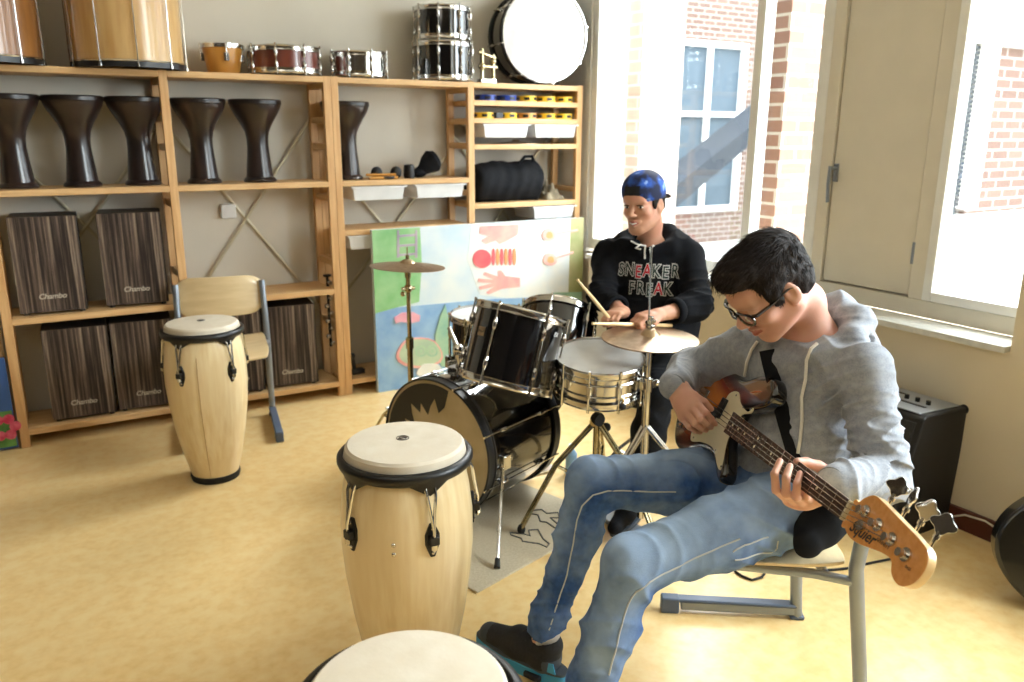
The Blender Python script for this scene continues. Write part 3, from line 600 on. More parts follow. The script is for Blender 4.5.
# rack toms
T, h = kitT(dep(504.5, 384, 2.96), dep(522, 312, 2.96)); tb = T.translation
tm = drum('tom_drum', 'glossy black rack tom tilted over the bass drum, nearest of the kit toms', T, .165, h, 'black_lacquer', lugs=6, a0=math.radians(62), base=tb, lugw=.011)
T2 = T @ Matrix.Rotation(math.radians(90-(-52)), 4, 'Z')
bd_ = MB(); R = T @ Matrix.Rotation(math.radians(90-48), 4, 'Z'); bd_.box((.1652, -.017, h*.56), (.1675, .017, h*.68), R); bo = bd_.build('badge', 'brass_cymbal', tm)
R2 = T @ Matrix.Rotation(math.radians(90-48), 4, 'Z') @ Matrix(((0, 0, 1, .168), (1, 0, 0, 0), (0, 1, 0, h*.62), (0, 0, 0, 1)))
text_mb('Pearl', .014, R2, .0003).build('badge_lettering', 'black_paint', bo, smooth=0)
R3 = T @ Matrix.Rotation(math.radians(90+56), 4, 'Z') @ Matrix(((0, 0, 1, .1655), (1, 0, 0, 0), (0, 1, 0, h*.80), (0, 0, 0, 1)))
text_mb('EX', .022, R3, .0003, shear=.3).build('series_mark', 'white_plastic', tm, smooth=0)
T, h = kitT(dep(552, 358, 3.25), dep(560, 312, 3.32)); drum('tom_drum', 'black rack tom half hidden behind the nearest tom, beside the drumstick', T, .15, h, 'black_lacquer', lugs=6, a0=math.radians(75), base=T.translation, lugw=.011)
ft_ = dep(493, 314, 3.78); T = TR((ft_[0], ft_[1], ft_[2]-.36)); ftm = drum('floor_tom', 'black floor tom with a white head, behind the bass drum', T, .195, .36, 'black_lacquer', lugs=8, a0=.4, base=(ft_[0], ft_[1], 0), lugw=.011, lugmat='old_chrome')
for k in range(3):
    a = .9+k*2.094; x, y = ft_[0]+.215*math.cos(a), ft_[1]+.215*math.sin(a); l = MB().tube([(x, y, ft_[2]-.1), (x, y, .12), (x+.03*math.cos(a), y+.03*math.sin(a), .03)], .0065).box((x-.02, y-.02, ft_[2]-.24), (x+.012, y+.012, ft_[2]-.18)); lo = l.build('leg', 'chrome', ftm)
    MB().ball((x+.03*math.cos(a), y+.03*math.sin(a), .018), (.014, .014, .018)).build('rubber_foot', 'black_rubber', lo)
# snare
def tripod(par, x, y, z0, reach, rot, zb=.03, m='chrome', n=3, name='leg', r=.008):
    for k in range(n):
        a = rot+k*2*math.pi/n; ex, ey = x+reach*math.cos(a), y+reach*math.sin(a); mx, my = x+.55*reach*math.cos(a), y+.55*reach*math.sin(a)
        l = MB()
        for s in (-1, 1):
            ox, oy = -math.sin(a)*.008*s, math.cos(a)*.008*s
            l.tube([(x+ox, y+oy, z0), (mx+ox, my+oy, z0*.62), (ex+ox, ey+oy, zb)], r*.62, 8); l.tube([(x+ox, y+oy, z0*.42), (mx*.5+x*.5+ox, my*.5+y*.5+oy, z0*.5), (mx+ox, my+oy, z0*.62)], r*.5, 8)
        lo = l.build(name, m, par); MB().ball((ex, ey, zb*.75), (.016, .016, zb*.75)).build('rubber_foot', 'black_rubber', lo)
T, h = kitT(dep(598, 389, 3.04), dep(600, 350, 3.0)); sd = drum('snare_drum', 'chrome snare drum with a white head between the tom and the hi-hat', frame((-.06, -.13, 1), (0, 1, 0), T.translation), .166, .135, 'chrome', lugs=10, a0=.1, base=T.translation, bands=2, short=True, lugw=.008)
sx, sy, sz = T.translation
ss = thing('snare_stand', 'chrome tripod stand holding the chrome snare drum', 'stand', (sx, sy, 0))
k = MB(); k.cyl((sx, sy, .10), (sx, sy, .45), .013); k.cyl((sx, sy, .38), (sx, sy, sz-.05), .009); k.cyl((sx-.03, sy-.02, .44), (sx+.03, sy+.02, .44), .017); k.build('tube', 'old_chrome', ss)
MB().cyl((sx-.012, sy-.035, .45), (sx-.012, sy-.005, .45), .024, n=18).ball((sx+.03, sy-.02, .41), .018).build('tilter', 'black_rubber', ss)
for q in range(3):
    a = .4+q*2.094; k = MB().tube([(sx, sy, sz-.08), (sx+.08*math.cos(a), sy+.08*math.sin(a), sz-.05), (sx+.178*math.cos(a), sy+.178*math.sin(a), sz-.012), (sx+.183*math.cos(a), sy+.183*math.sin(a), sz+.02)], .006).build('basket_arm', 'old_chrome', ss)
    MB().ball((sx+.18*math.cos(a), sy+.18*math.sin(a), sz-.012), .013).build('rubber_tip', 'black_rubber', k)
tripod(ss, sx, sy, .44, .30, 2.9, m='old_chrome', r=.011)
# hi-hat
hc = dep(650, 337, 2.85); hx, hy_, hz_ = hc
hh = thing('hi_hat', 'hi-hat with two bronze cymbals on a chrome stand in front of the drummer', 'cymbals', (hx, hy_, 0))
HT = TR((hx, hy_, hz_)) @ Matrix.Rotation(math.radians(2), 4, 'X')
MB().lathe([(.004, .030), (.018, .028), (.03, .018), (.036, .010), (.10, .003), (.172, -.004), (.172, -.0055), (.10, .001), (.036, .008), (.004, .026)], 72, HT, caps=False).build('top_cymbal', 'brass_cymbal', hh)
MB().lathe([(.004, -.038), (.018, -.036), (.03, -.026), (.036, -.020), (.10, -.013), (.172, -.007), (.172, -.0085), (.10, -.015), (.036, -.022), (.004, -.040)], 72, HT, caps=False).build('bottom_cymbal', 'brass_cymbal', hh)
top = dep(651.5, 246, 2.80)
MB().cyl((hx, hy_, .2), tuple(top), .0036, n=8).build('pull_rod', 'chrome', hh)
MB().cyl((hx, hy_, hz_+.028), (hx, hy_, hz_+.075), .010).cyl((hx, hy_, hz_+.035), (hx, hy_, hz_+.045), .017).box((hx-.02, hy_-.006, hz_+.05), (hx+.02, hy_+.006, hz_+.062)).build('clutch', 'chrome', hh, bevel=.001)
MB().cyl((hx, hy_, .44), (hx, hy_, hz_-.04), .010).cyl((hx, hy_, .10), (hx, hy_, .62), .0145).cyl((hx, hy_, .60), (hx, hy_, .65), .019).box((hx-.03, hy_-.01, .61), (hx+.035, hy_+.01, .64)).ball((hx+.04, hy_, .625), .014).cyl((hx, hy_, .30), (hx, hy_, .345), .021).build('tube', 'chrome', hh, bevel=.001)
tripod(hh, hx, hy_, .47, .30, 1.2, r=.013); MB().box((hx-.04, hy_+.02, .01), (hx+.045, hy_+.28, .03), None).build('pedal', 'steel_grey', hh, bevel=.004)
# crash cymbal left
cc = dep(407.5, 264, 3.55); cx_, cy_, cz_ = cc
cr_ = thing('crash_cymbal', 'thin crash cymbal on a slim stand in front of the painting', 'cymbal', (cx_, cy_, 0))
CT = TR((cx_, cy_, cz_)) @ Matrix.Rotation(math.radians(3), 4, 'Y')
MB().lathe([(.004, .022), (.018, .020), (.03, .012), (.036, .006), (.10, -.004), (.166, -.012), (.166, -.0135), (.10, -.006), (.036, .004), (.004, .018)], 72, CT, caps=False).build('cymbal', 'brass_cymbal', cr_)
MB().cyl((cx_, cy_, cz_+.015), (cx_, cy_, cz_+.075), .003, n=8).cyl((cx_, cy_, cz_+.02), (cx_, cy_, cz_+.04), .008).build('wing_nut', 'old_chrome', cr_)
MB().cyl((cx_, cy_, .45), (cx_, cy_, cz_-.01), .0095).cyl((cx_, cy_, .1), (cx_, cy_, .58), .013).cyl((cx_, cy_, .55), (cx_, cy_, .60), .018).cyl((cx_, cy_, cz_-.06), (cx_, cy_, cz_-.02), .014).ball((cx_, cy_, cz_-.11), .02).cyl((cx_-.03, cy_, cz_-.11), (cx_+.03, cy_, cz_-.11), .008).ball((cx_-.03, cy_-.01, cz_-.13), .012).build('stand_tube', 'old_chrome', cr_)
tripod(cr_, cx_, cy_, .35, .26, .2, m='old_chrome')
# bass drum pedal, blue bottle
pc_ = bf+bn*.50; pd = thing('bass_pedal', 'bass drum pedal behind the bass drum', 'pedal', (pc_.x, pc_.y, .008))
MB().prism([(-.045, -.05), (.045, -.05), (.04, .2), (-.04, .2)], 0, .012, TR((pc_.x, pc_.y, .03)) @ Matrix.Rotation(ba-D90, 4, 'Z') @ Matrix.Rotation(.14, 4, 'X')).build('foot_board', 'steel_grey', pd, bevel=.003)
MB().cyl((pc_.x-.0, pc_.y-.05, .01), (pc_.x, pc_.y-.05, .2), .007).cyl((pc_.x, pc_.y+.05, .01), (pc_.x, pc_.y+.05, .2), .007).cyl((pc_.x, pc_.y-.05, .2), (pc_.x, pc_.y+.05, .2), .007).box((pc_.x-.05, pc_.y-.05, .008), (pc_.x+.2, pc_.y+.05, .014)).build('pedal_frame', 'chrome', pd)
q = at(571, 472, 'z', .008); o = thing('water_bottle', 'small blue and white bottle on the rug behind the bass drum', 'bottle', q)
MB().lathe([(.0, 0), (.03, 0), (.026, .01), (.026, .09), (.014, .11), (.013, .12)], 24, TR(tuple(q))).build('bottle_body', 'paint_water', o); MB().lathe([(.015, .12), (.015, .135), (0, .136)], 20, TR(tuple(q))).build('cap', 'white_plastic', o)
# ================================================================ school chairs
def school_chair(label, loc, rz, wn=.215, wf=.215, dn=0., tr=.0155, sw=.2, bz=.675, sx0=0., dz=0.):
    t = thing('school_chair', label, 'chair', loc, rz); S = WM[t]
    for sx_, w in ((-1, wf), (1, wn)):
        x = sx_*w
        dy = dn if sx_ == -1 else 0.
        u = MB().tube([(x, -.205+dy, .0), (x, -.20+dy, .03), (x, -.165+dy*.6, .44), (x*.985, -.185+dy*.5, .60), (x*.975, -.215, .745)], tr, 16, S).build('upright', 'steel_grey', t)
        MB().box((x-.016, -.20+dy, .012), (x+.016, .165, .045), S).build('skid', 'steel_grey', t, bevel=.006)
        MB().box((x-.019, -.20, .04), (x+.019, .225, .052), S).box((x-.0195, .17, -.0), (x+.0195, .2285, .0535), S).box((x-.019, -.225, 0), (x+.019, -.18, .014), S).build('skid_cap', 'grey_plastic', t, bevel=.005)
        MB().tube([(x, -.165+dy*.6, .425+dz), (x*.92, -.10, .432+dz), (x*.8, .16, .432+dz)], .0125, 12, S).build('seat_rail', 'steel_grey', t)
    MB().cyl((-wf*.9, -.13, .43+dz), (wn*.9, -.13, .43+dz), .0125, T=S).cyl((-wf*.8, .14, .432+dz), (wn*.8, .14, .432+dz), .011, T=S).build('cross_rail', 'steel_grey', t)
    def sheet(nx, ny, fn, th):
        vs = []; fs = []
        for s in (0, 1):
            for j in range(ny+1):
                for i in range(nx+1):
                    p, n_ = fn(i/nx*2-1, j/ny*2-1); vs.append(Vector(p)+Vector(n_)*th*s)
        st2 = (nx+1)*(ny+1); q_ = lambda s, i, j: s*st2+j*(nx+1)+i
        for j in range(ny):
            for i in range(nx): fs += [(q_(0, i, j), q_(0, i, j+1), q_(0, i+1, j+1), q_(0, i+1, j)), (q_(1, i, j), q_(1, i+1, j), q_(1, i+1, j+1), q_(1, i, j+1))]
        for i in range(nx): fs += [(q_(0, i, 0), q_(0, i+1, 0), q_(1, i+1, 0), q_(1, i, 0)), (q_(0, i, ny), q_(1, i, ny), q_(1, i+1, ny), q_(0, i+1, ny))]
        for j in range(ny): fs += [(q_(0, 0, j), q_(1, 0, j), q_(1, 0, j+1), q_(0, 0, j+1)), (q_(0, nx, j), q_(0, nx, j+1), q_(1, nx, j+1), q_(1, nx, j))]
        return vs, fs
    sq = lambda u, v, r=.22: (u*(1-r*.5*max(0, abs(v))**6*abs(u)**2*.6), v*(1-r*.5*abs(u)**6*abs(v)**2*.6))
    vs, fs = sheet(20, 20, lambda u, v: ((sq(u, v)[0]*sw+sx0, sq(u, v)[1]*.195+.01, .447+dz-.012*max(0, (v-.5))**2*8+.012*u*u+.01*max(0, -v-.3)), (0, 0, 1)), .010)
    MB().add(vs, fs, S).build('seat', 'birch_ply', t, smooth=40, bevel=.002)
    vs, fs = sheet(20, 8, lambda u, v: ((sq(u, v, .5)[0]*.212, -.222+.035*(u*u)*-1+.03-.02*v, bz+sq(u, v, .5)[1]*.10), (0, 1, 0)), .010)
    MB().add(vs, fs, S).build('backrest', 'birch_ply', t, smooth=40, bevel=.002)
    return t
school_chair('empty wooden school chair in front of the shelving, behind the pale conga', (.741, 4.067, 0), math.radians(170.2))
BC = (1.655, 1.431); school_chair('wooden school chair with grey frame under the bass player', (BC[0], BC[1], 0), math.radians(54.4), wn=.215, wf=.24, dn=-.055, tr=.0185, sw=.220, sx0=-.022, dz=-.022)
# ================================================================ amplifier by the window wall
y0 = 1.62
A = [at(946.5, 526, 'y', y0), at(970, 407, 'y', y0), at(925, 417, 'y', y0), at(903, 484, 'y', y0)]
am = thing('bass_amplifier', 'black bass amplifier with a silver control panel against the window wall', 'amplifier', (2.8, 1.85, 0))
x1, zt_ = A[0][0], A[1][2]; xf, zf = A[2][0], A[2][2]
prof = [(x1, 0), (A[1][0], zt_), (xf+.02, zf+.0), (xf, zf-.012), (xf-.13, .03), (xf-.13, 0)]
TY = lambda y: Matrix(((1, 0, 0, 0), (0, 0, -1, y), (0, 1, 0, 0), (0, 0, 0, 1)))
MB().prism(prof, -.52, 0, TY(y0)).build('cabinet', 'tolex', am, bevel=.006)
gd = (Vector((xf, 0, zf-.012))-Vector((xf-.13, 0, .03))); gl_ = gd.length; gT = frame((-gd.z, 0, gd.x), gd, (xf-.065, y0+.26, (zf+.018)/2))
MB().box((-.235, -gl_/2+.015, -.001), (.235, gl_/2-.02, .004), gT).build('speaker_grille', 'grille', am, bevel=.002)
td = Vector((A[1][0]-xf, 0, zt_-zf)); tT = frame((-td.z, 0, td.x), (0, 1, 0), ((xf+A[1][0])/2, y0+.26, (zt_+zf)/2)); tl_ = td.length
pn = MB().box((-tl_/2+.01, -.235, .0), (tl_/2-.03, .235, .004), tT).build('control_panel', 'panel_silver', am, bevel=.001)
for k in range(9): MB().cyl((.0, -.18+k*.045, .004), (.0, -.18+k*.045, .020), .009, n=14, T=tT).build('knob', 'black_paint', pn)
MB().box((-.055, -.20, .004), (-.04, .10, .006), tT).box((.04, -.05, .004), (.055, .19, .006), tT).build('slots', 'black_paint', pn, smooth=0)
for y in (y0+.012, y0+.508): MB().ball((A[1][0]-.012, y, zt_-.010), .02).build('corner_cap', 'black_rubber', am)
# cables and the black body at the right edge
tag(MB().tube([at(948, 517, 'x', XI-.03), at(965, 515, 'x', XI-.03), at(985, 521, 'x', XI-.03), at(1005, 534, 'x', XI-.04), at(1022, 549, 'x', XI-.05), at(1045, 575, 'x', XI-.08)], .004).build('wall_cable', 'wall_paint'), 'thin cream cord hanging along the dark skirting right of the amplifier', 'cable')
tag(MB().tube([at(x, y, 'z', .005) for x, y in ((735, 571), (742, 576), (752, 580), (762, 577), (766, 571), (776, 570), (790, 571), (805, 570), (830, 570), (850, 568), (870, 563), (890, 559), (910, 556))], .0045).build('floor_cable', 'black_rubber'), 'black cable looping on the floor beyond the bass player\'s chair', 'cable')
q = at(1052, 610, 'z', .0); gc = thing('guitar_case', 'glossy black rounded body standing at the right picture edge', 'guitar', (q[0], q[1], 0))
out = []
for k in range(48):
    a = 2*math.pi*k/48; r = .17+.02*math.cos(2*a); out.append((r*math.cos(a), .2+(.2*math.sin(a))))
GT = frame((-.75, -.55, .2), (0, 0, 1), (q[0], q[1], .0))
MB().prism(out, -.05, .05, GT).build('body', 'gig_black', gc, bevel=.012); MB().cyl((0, .38, 0), (0, .75, 0), .025, T=GT).build('neck', 'gig_black', gc)
gc.name = 'acoustic_guitar'
# ================================================================ things on the middle shelves
zt2 = Z2
o = thing('headphones', 'black headphones and leads lying on the shelf right of the lone goblet drum', 'headphones', (1.78, YF+.1, zt2))
MB().torus(.07, .008, 32, 8, TR((1.78, YF+.1, zt2+.010))).build('headband', 'black_paint', o)
for dx in (-.06, .06): MB().ball((1.78+dx, YF+.08, zt2+.036), (.034, .03, .036)).build('ear_cup', 'black_rubber', o)
for k, (x, r) in enumerate(((1.93, .03),)): tag(base_shift(MB().lathe([(.03, 0), (.034, .02), (.03, .075), (.02, .08)], 24, TR((x, YF+.1, zt2))).build('bell_cup', 'black_paint'), (x, YF+.1, zt2)), 'short black cup on the shelf beside the headphones', 'cup')
tag(base_shift(MB().tube([(1.66, YF+.045, zt2+.009), (1.83, YF+.035, zt2+.009)], .009).build('wooden_beater', 'honey_wood'), (1.75, YF+.04, zt2)), 'short wooden beater at the shelf edge, lower of two beside the headphones', 'beater')
tag(base_shift(MB().tube([(1.65, YF+.065, zt2+.026), (1.82, YF+.04, zt2+.026)], .008).build('wooden_beater', 'honey_wood'), (1.74, YF+.05, zt2+.018)), 'short wooden beater lying across the other one beside the headphones', 'beater')
o = thing('foam_horn', 'black flared horn shape on the shelf left of the ladder post', 'horn', (2.08, YF+.12, zt2))
MB().tube([(1.98, YF+.12, zt2+.03), (2.02, YF+.12, zt2+.045), (2.06, YF+.12, zt2+.075), (2.09, YF+.12, zt2+.095), (2.115, YF+.12, zt2+.108), (2.125, YF+.12, zt2+.113)], [.02, .032, .058, .070, .052, .02], 24).build('bell', 'black_cloth', o)
MB().ball((2.0, YF+.12, zt2+.028), (.05, .04, .028)).build('mouthpiece', 'black_cloth', o)
# drum bag
vs = []; fs = []; nx, na = 26, 32
for i in range(nx+1):
    u = i/nx; x = 2.365+u*.47
    for k in range(na):
        a = 2*math.pi*k/na; r = (.118 if .03 < u < .97 else .1)*(1+.025*math.sin(u*13+a*2)+.03*math.sin(3*a+u*9)+.02*math.sin(u*37+a)); zz = r*math.sin(a)*(1.0+.15*u); vs.append((x+.01*math.sin(a*3), YF+.145+r*math.cos(a)*1.0, 1.076+max(.0, .118+zz)))
for i in range(nx):
    for k in range(na): fs.append((i*na+k, i*na+(k+1) % na, (i+1)*na+(k+1) % na, (i+1)*na+k))
fs += [tuple(range(na))[::-1], tuple(nx*na+k for k in range(na))]
dbg = thing('drum_bag', 'black soft drum bag lying on the lower board of the right unit', 'bag', (2.58, YF+.145, 1.076))
MB().add(vs, fs).build('bag_body', 'black_cloth', dbg, smooth=60); MB().tube([(2.68, YF+.1, 1.305), (2.72, YF+.09, 1.35), (2.78, YF+.1, 1.35), (2.80, YF+.1, 1.31)], .010).build('handle', 'black_cloth', dbg)
vs = []; fs = []; n_ = 22
for j in range(n_+1):
    for i in range(n_+1):
        u, v = i/n_, j/n_; e = (math.sin(math.pi*u)*math.sin(math.pi*v))**.5; vs.append((2.86+u*.14, YF+.04+v*.2, 1.078+e*(.075+.03*math.sin(13*u+5*v)+.02*math.sin(21*v-7*u))))
for j in range(n_):
    for i in range(n_): q = j*(n_+1)+i; fs.append((q, q+1, q+n_+2, q+n_+1))
tag(base_shift(MB().add(vs, fs).add([(2.86, YF+.04, 1.077), (3.0, YF+.04, 1.077), (3.0, YF+.24, 1.077), (2.86, YF+.24, 1.077)], [(0, 3, 2, 1)]).build('folded_cloth', 'beige_cloth', smooth=80), (2.93, YF+.14, 1.076)), 'crumpled beige cloth beside the black drum bag', 'cloth')
# bells hanging at the double post and a black clamp on the bottom board
o = thing('hanging_bells', 'dark string of bells hanging beside the double post', 'bells', (1.405, YF+.1, .25))
MB().tube([(1.405, YF+.1, .70), (1.403, YF+.10, .5), (1.405, YF+.1, .28)], .008).torus(.02, .006, 20, 6, TR((1.405, YF+.1, .70))).build('strap', 'black_rubber', o)
for k in range(9): MB().ball((1.402+.012*(-1)**k, YF+.09, .30+k*.045), .015, 10).build('bell', 'chrome', o)
o = thing('floor_clamp', 'black clamp lying on the bottom board right of the double post', 'clamp', (1.56, YF+.1, Z4))
MB().box((1.52, YF+.08, Z4), (1.60, YF+.13, Z4+.03)).cyl((1.54, YF+.1, Z4+.03), (1.53, YF+.1, Z4+.11), .012).ball((1.53, YF+.1, Z4+.115), .018).build('clamp_body', 'black_paint', o, bevel=.004)
# ================================================================ smooth solids for people and soft things
class Sdf:
    """list of rounded cones / ellipsoids, joined or cut smoothly; evaluated in numpy and meshed by surface nets"""
    def __init__(s): s.p = []; s.disp = []; s.T = Matrix(); s.sc = 1.
    def _w(s, p): return np.array(s.T @ Vector(tuple(float(a) for a in p)), dtype=np.float32)
    def _d(s, v):
        q = s.T.to_3x3() @ Vector(tuple(v)); q.normalize(); return np.array(q, dtype=np.float32)
    def cone(s, a, b, ra, rb=None, k=.015, flat=None, cut=False):
        rb = ra if rb is None else rb; a, b = s._w(a), s._w(b); ra *= s.sc; rb *= s.sc
        fl = (s._d(flat[0]), flat[1]) if flat else None
        c = (a+b)/2; R = np.linalg.norm(b-a)/2+max(ra, rb); s.p.append(('c', a, b, ra, rb, k, fl, cut, c, R)); return s
    def ell(s, c, r, k=.015, R=None, cut=False):
        R = (s.T.to_3x3() @ R).normalized() if R else s.T.to_3x3().normalized()
        r = np.array(r, dtype=np.float32)*s.sc if not np.isscalar(r) else np.array([r]*3, dtype=np.float32)*s.sc
        c = s._w(c); s.p.append(('e', c, np.array(R.transposed(), dtype=np.float32), r, 0, k, None, cut, c, float(max(r)))); return s
    def chain(s, pts, rs, k=.012, flat=None, cut=False):
        for i in range(len(pts)-1): s.cone(pts[i], pts[i+1], rs[i], rs[i+1], k, flat, cut)
        return s
    @staticmethod
    def _e(p, P):
        if p[0] == 'c':
            a, b, ra, rb, fl = p[1], p[2], p[3], p[4], p[6]
            if fl is not None:
                n, f = fl; m = (a+b)/2; P = P+np.outer((P-m) @ n, n)*(1/f-1); a = a+n*(((a-m) @ n)*(1/f-1)); b = b+n*(((b-m) @ n)*(1/f-1))
            ab = b-a; t = np.clip(((P-a) @ ab)/max(float(ab @ ab), 1e-9), 0, 1)
            d = np.sqrt(((P-a-t[:, None]*ab)**2).sum(1))-(ra+(rb-ra)*t); return d*(fl[1]**.5 if fl else 1)
        q = (P-p[1]) @ p[2].T; r = p[3]; k0 = np.sqrt(((q/r)**2).sum(1)); k1 = np.sqrt(((q/r**2)**2).sum(1))+1e-6
        return k0*(k0-1)/k1
    def ev(s, P, sel=None):
        d = np.full(len(P), 9., np.float32)
        for p in (s.p if sel is None else sel):
            e = s._e(p, P); k = p[5]
            if p[7]:
                h = np.maximum(k-np.abs(-e-d), 0)/k; d = np.maximum(d, -e)+h*h*k*.25
            else:
                h = np.maximum(k-np.abs(e-d), 0)/k; d = np.minimum(d, e)-h*h*k*.25
        for f in s.disp: d = d+f(P)
        return d.astype(np.float32)
    def folds(s, c, dirn, lam, amp, R, curve=0., R2=None):
        c = np.array([float(x) for x in c]); n = np.array([float(x) for x in dirn]); n = n/np.linalg.norm(n)
        def f(P):
            q = P-c; t = q @ n; rr = ((q-np.outer(t, n))**2).sum(1); w = np.exp(-(rr/(R2 or R)**2)-(t/R)**2)
            s_ = np.abs(np.sin(math.pi*(t+curve*rr)/lam+1.6*np.sin(q[:, 2]*13)+1.3*np.sin(q[:, 1]*15+1)+1.1*np.sin(q[:, 0]*11+2))); return -amp*w*(1.7*(1-s_)**2-.5)
        s.disp.append(f); return s
    def noise(s, amp, fr, seed=0):
        rs = np.random.RandomState(seed); D = rs.normal(size=(7, 3)); D /= np.linalg.norm(D, axis=1)[:, None]; ph = rs.rand(7)*6; sc = fr*(.6+rs.rand(7)*1.2)
        def f(P):
            o = 0
            for i in range(7): o = o+np.sin((P @ D[i])*sc[i]+ph[i]+.8*np.sin((P @ D[(i+3) % 7])*sc[i]*.6))
            return -amp*o/3
        s.disp.append(f); return s
    def crease(s, amp, fr, seed=0, st=(1, 1, 1)):
        rs = np.random.RandomState(seed); D = rs.normal(size=(6, 3))*np.array(st); D /= np.linalg.norm(D, axis=1)[:, None]; ph = rs.rand(6)*6
        def f(P):
            o = 0; W_ = P+.03*np.sin(P[:, [1, 2, 0]]*17)
            for i in range(6): o = o+np.sin((W_ @ D[i])*fr*(.7+.15*i)+ph[i]+1.5*np.sin((P @ D[(i+2) % 6])*fr*.45))
            return -amp*(1.6*(1-np.minimum(np.abs(o)/1.5, 1))**1.6-.45)
        s.disp.append(f); return s
    def march(s, px, py, d0=.6, d1=4.2, off=0.):
        r_ = ray(px, py).astype(np.float32); o = CO.astype(np.float32); t = d0; L = float(np.linalg.norm(r_))
        for _ in range(160):
            e = float(s.ev((o+r_*t)[None])[0])
            if e < .0007: break
            t += max(e*.6, .0006)/L
            if t > d1: return None
        p = o+r_*t
        if off:
            g = np.array([float(s.ev((p+d)[None])[0]) for d in np.eye(3, dtype=np.float32)*.003])-float(s.ev(p[None])[0]); g /= np.linalg.norm(g)+1e-9; p = p+g*off
        return p
    def snap(s, p, off=0.):
        p = np.array(p, dtype=np.float32)
        for _ in range(12):
            e = float(s.ev(p[None])[0]); g = np.array([float(s.ev((p+d)[None])[0]) for d in np.eye(3, dtype=np.float32)*.003])-e; g /= np.linalg.norm(g)+1e-9; p = p-g*(e-off)*.8
        return p
    def mesh(s, h=.004, pad=.02, clip=None):
        lo = np.min([p[8]-p[9] for p in s.p if not p[7]], 0)-pad; hi = np.max([p[8]+p[9] for p in s.p if not p[7]], 0)+pad
        if clip: lo = np.maximum(lo, clip[0]); hi = np.minimum(hi, clip[1])
        B = 12; nb = np.ceil((hi-lo)/(h*B)).astype(int); n = nb*B
        V = np.ones(n, np.float32); g = np.stack(np.meshgrid(*[np.arange(B)]*3, indexing='ij'), -1).reshape(-1, 3).astype(np.float32)*h
        bc = np.stack(np.meshgrid(*[np.arange(k) for k in nb], indexing='ij'), -1).reshape(-1, 3); C = (lo+(bc*B+B/2)*h).astype(np.float32)
        D = np.stack([s._e(p, C) for p in s.p], 1); cut = np.array([p[7] for p in s.p]); kk = np.array([p[5] for p in s.p]); Rb = h*B*.87
        add = np.where(cut[None], 9, D); m = add.min(1); near = (m < Rb+.03)
        dc = s.ev(C); near &= (np.abs(dc) < Rb*2.2+.02)
        for i in range(len(C)):
            b = bc[i]*B; sl = tuple(slice(b[k], b[k]+B) for k in range(3))
            if not near[i]:
                if dc[i] < 0: V[sl] = -1
                continue
            sel = [s.p[j] for j in np.nonzero(np.where(cut, D[i] < Rb+.03, D[i] < m[i]+2*Rb+kk+.02))[0]]
            V[sl] = s.ev(g+(lo+b*h).astype(np.float32), sel).reshape(B, B, B)
        V[0] = V[-1] = 1; V[:, 0] = V[:, -1] = 1; V[:, :, 0] = V[:, :, -1] = 1
        I = (V < 0); n = np.array(V.shape); c8 = np.zeros(n-1, np.int8)
        of = [(a, b, c) for a in (0, 1) for b in (0, 1) for c in (0, 1)]
        for a, b, c in of: c8 += I[a:n[0]-1+a, b:n[1]-1+b, c:n[2]-1+c]
        act = np.argwhere((c8 > 0) & (c8 < 8)); st = np.array([(n[1]-1)*(n[2]-1), n[2]-1, 1]); key = act @ st
        val = {o_: V[act[:, 0]+o_[0], act[:, 1]+o_[1], act[:, 2]+o_[2]] for o_ in of}
        acc = np.zeros((len(act), 3)); cnt = np.zeros(len(act))
        for a in of:
            for ax in range(3):
                if a[ax]: continue
                b = list(a); b[ax] = 1; b = tuple(b); va, vb = val[a], val[b]; x = (va < 0) != (vb < 0)
                t = np.where(x, va/np.where(x, va-vb, 1), 0); q = np.array(a, float)[None]+t[:, None]*np.eye(3)[ax]; acc += q*x[:, None]; cnt += x
        v = lo+(act+acc/cnt[:, None])*h; F = []
        for ax in range(3):
            sl0 = [slice(1, -1)]*3; sl0[ax] = slice(0, -1); sl1 = list(sl0); sl1[ax] = slice(1, None)
            A = I[tuple(sl0)]; Bq = I[tuple(sl1)]; e = np.argwhere(A != Bq); s_ = A[tuple(e.T)]; e = e+1; e[:, ax] -= 1
            u, w = [(1, 2), (2, 0), (0, 1)][ax]; q = []
            for du, dw in ((0, 0), (-1, 0), (-1, -1), (0, -1)):
                c = e.copy(); c[:, u] += du; c[:, w] += dw; q.append(np.searchsorted(key, c @ st))
            q = np.stack(q, 1); q[~s_] = q[~s_][:, ::-1]; F.append(q)
        return v, np.concatenate(F)
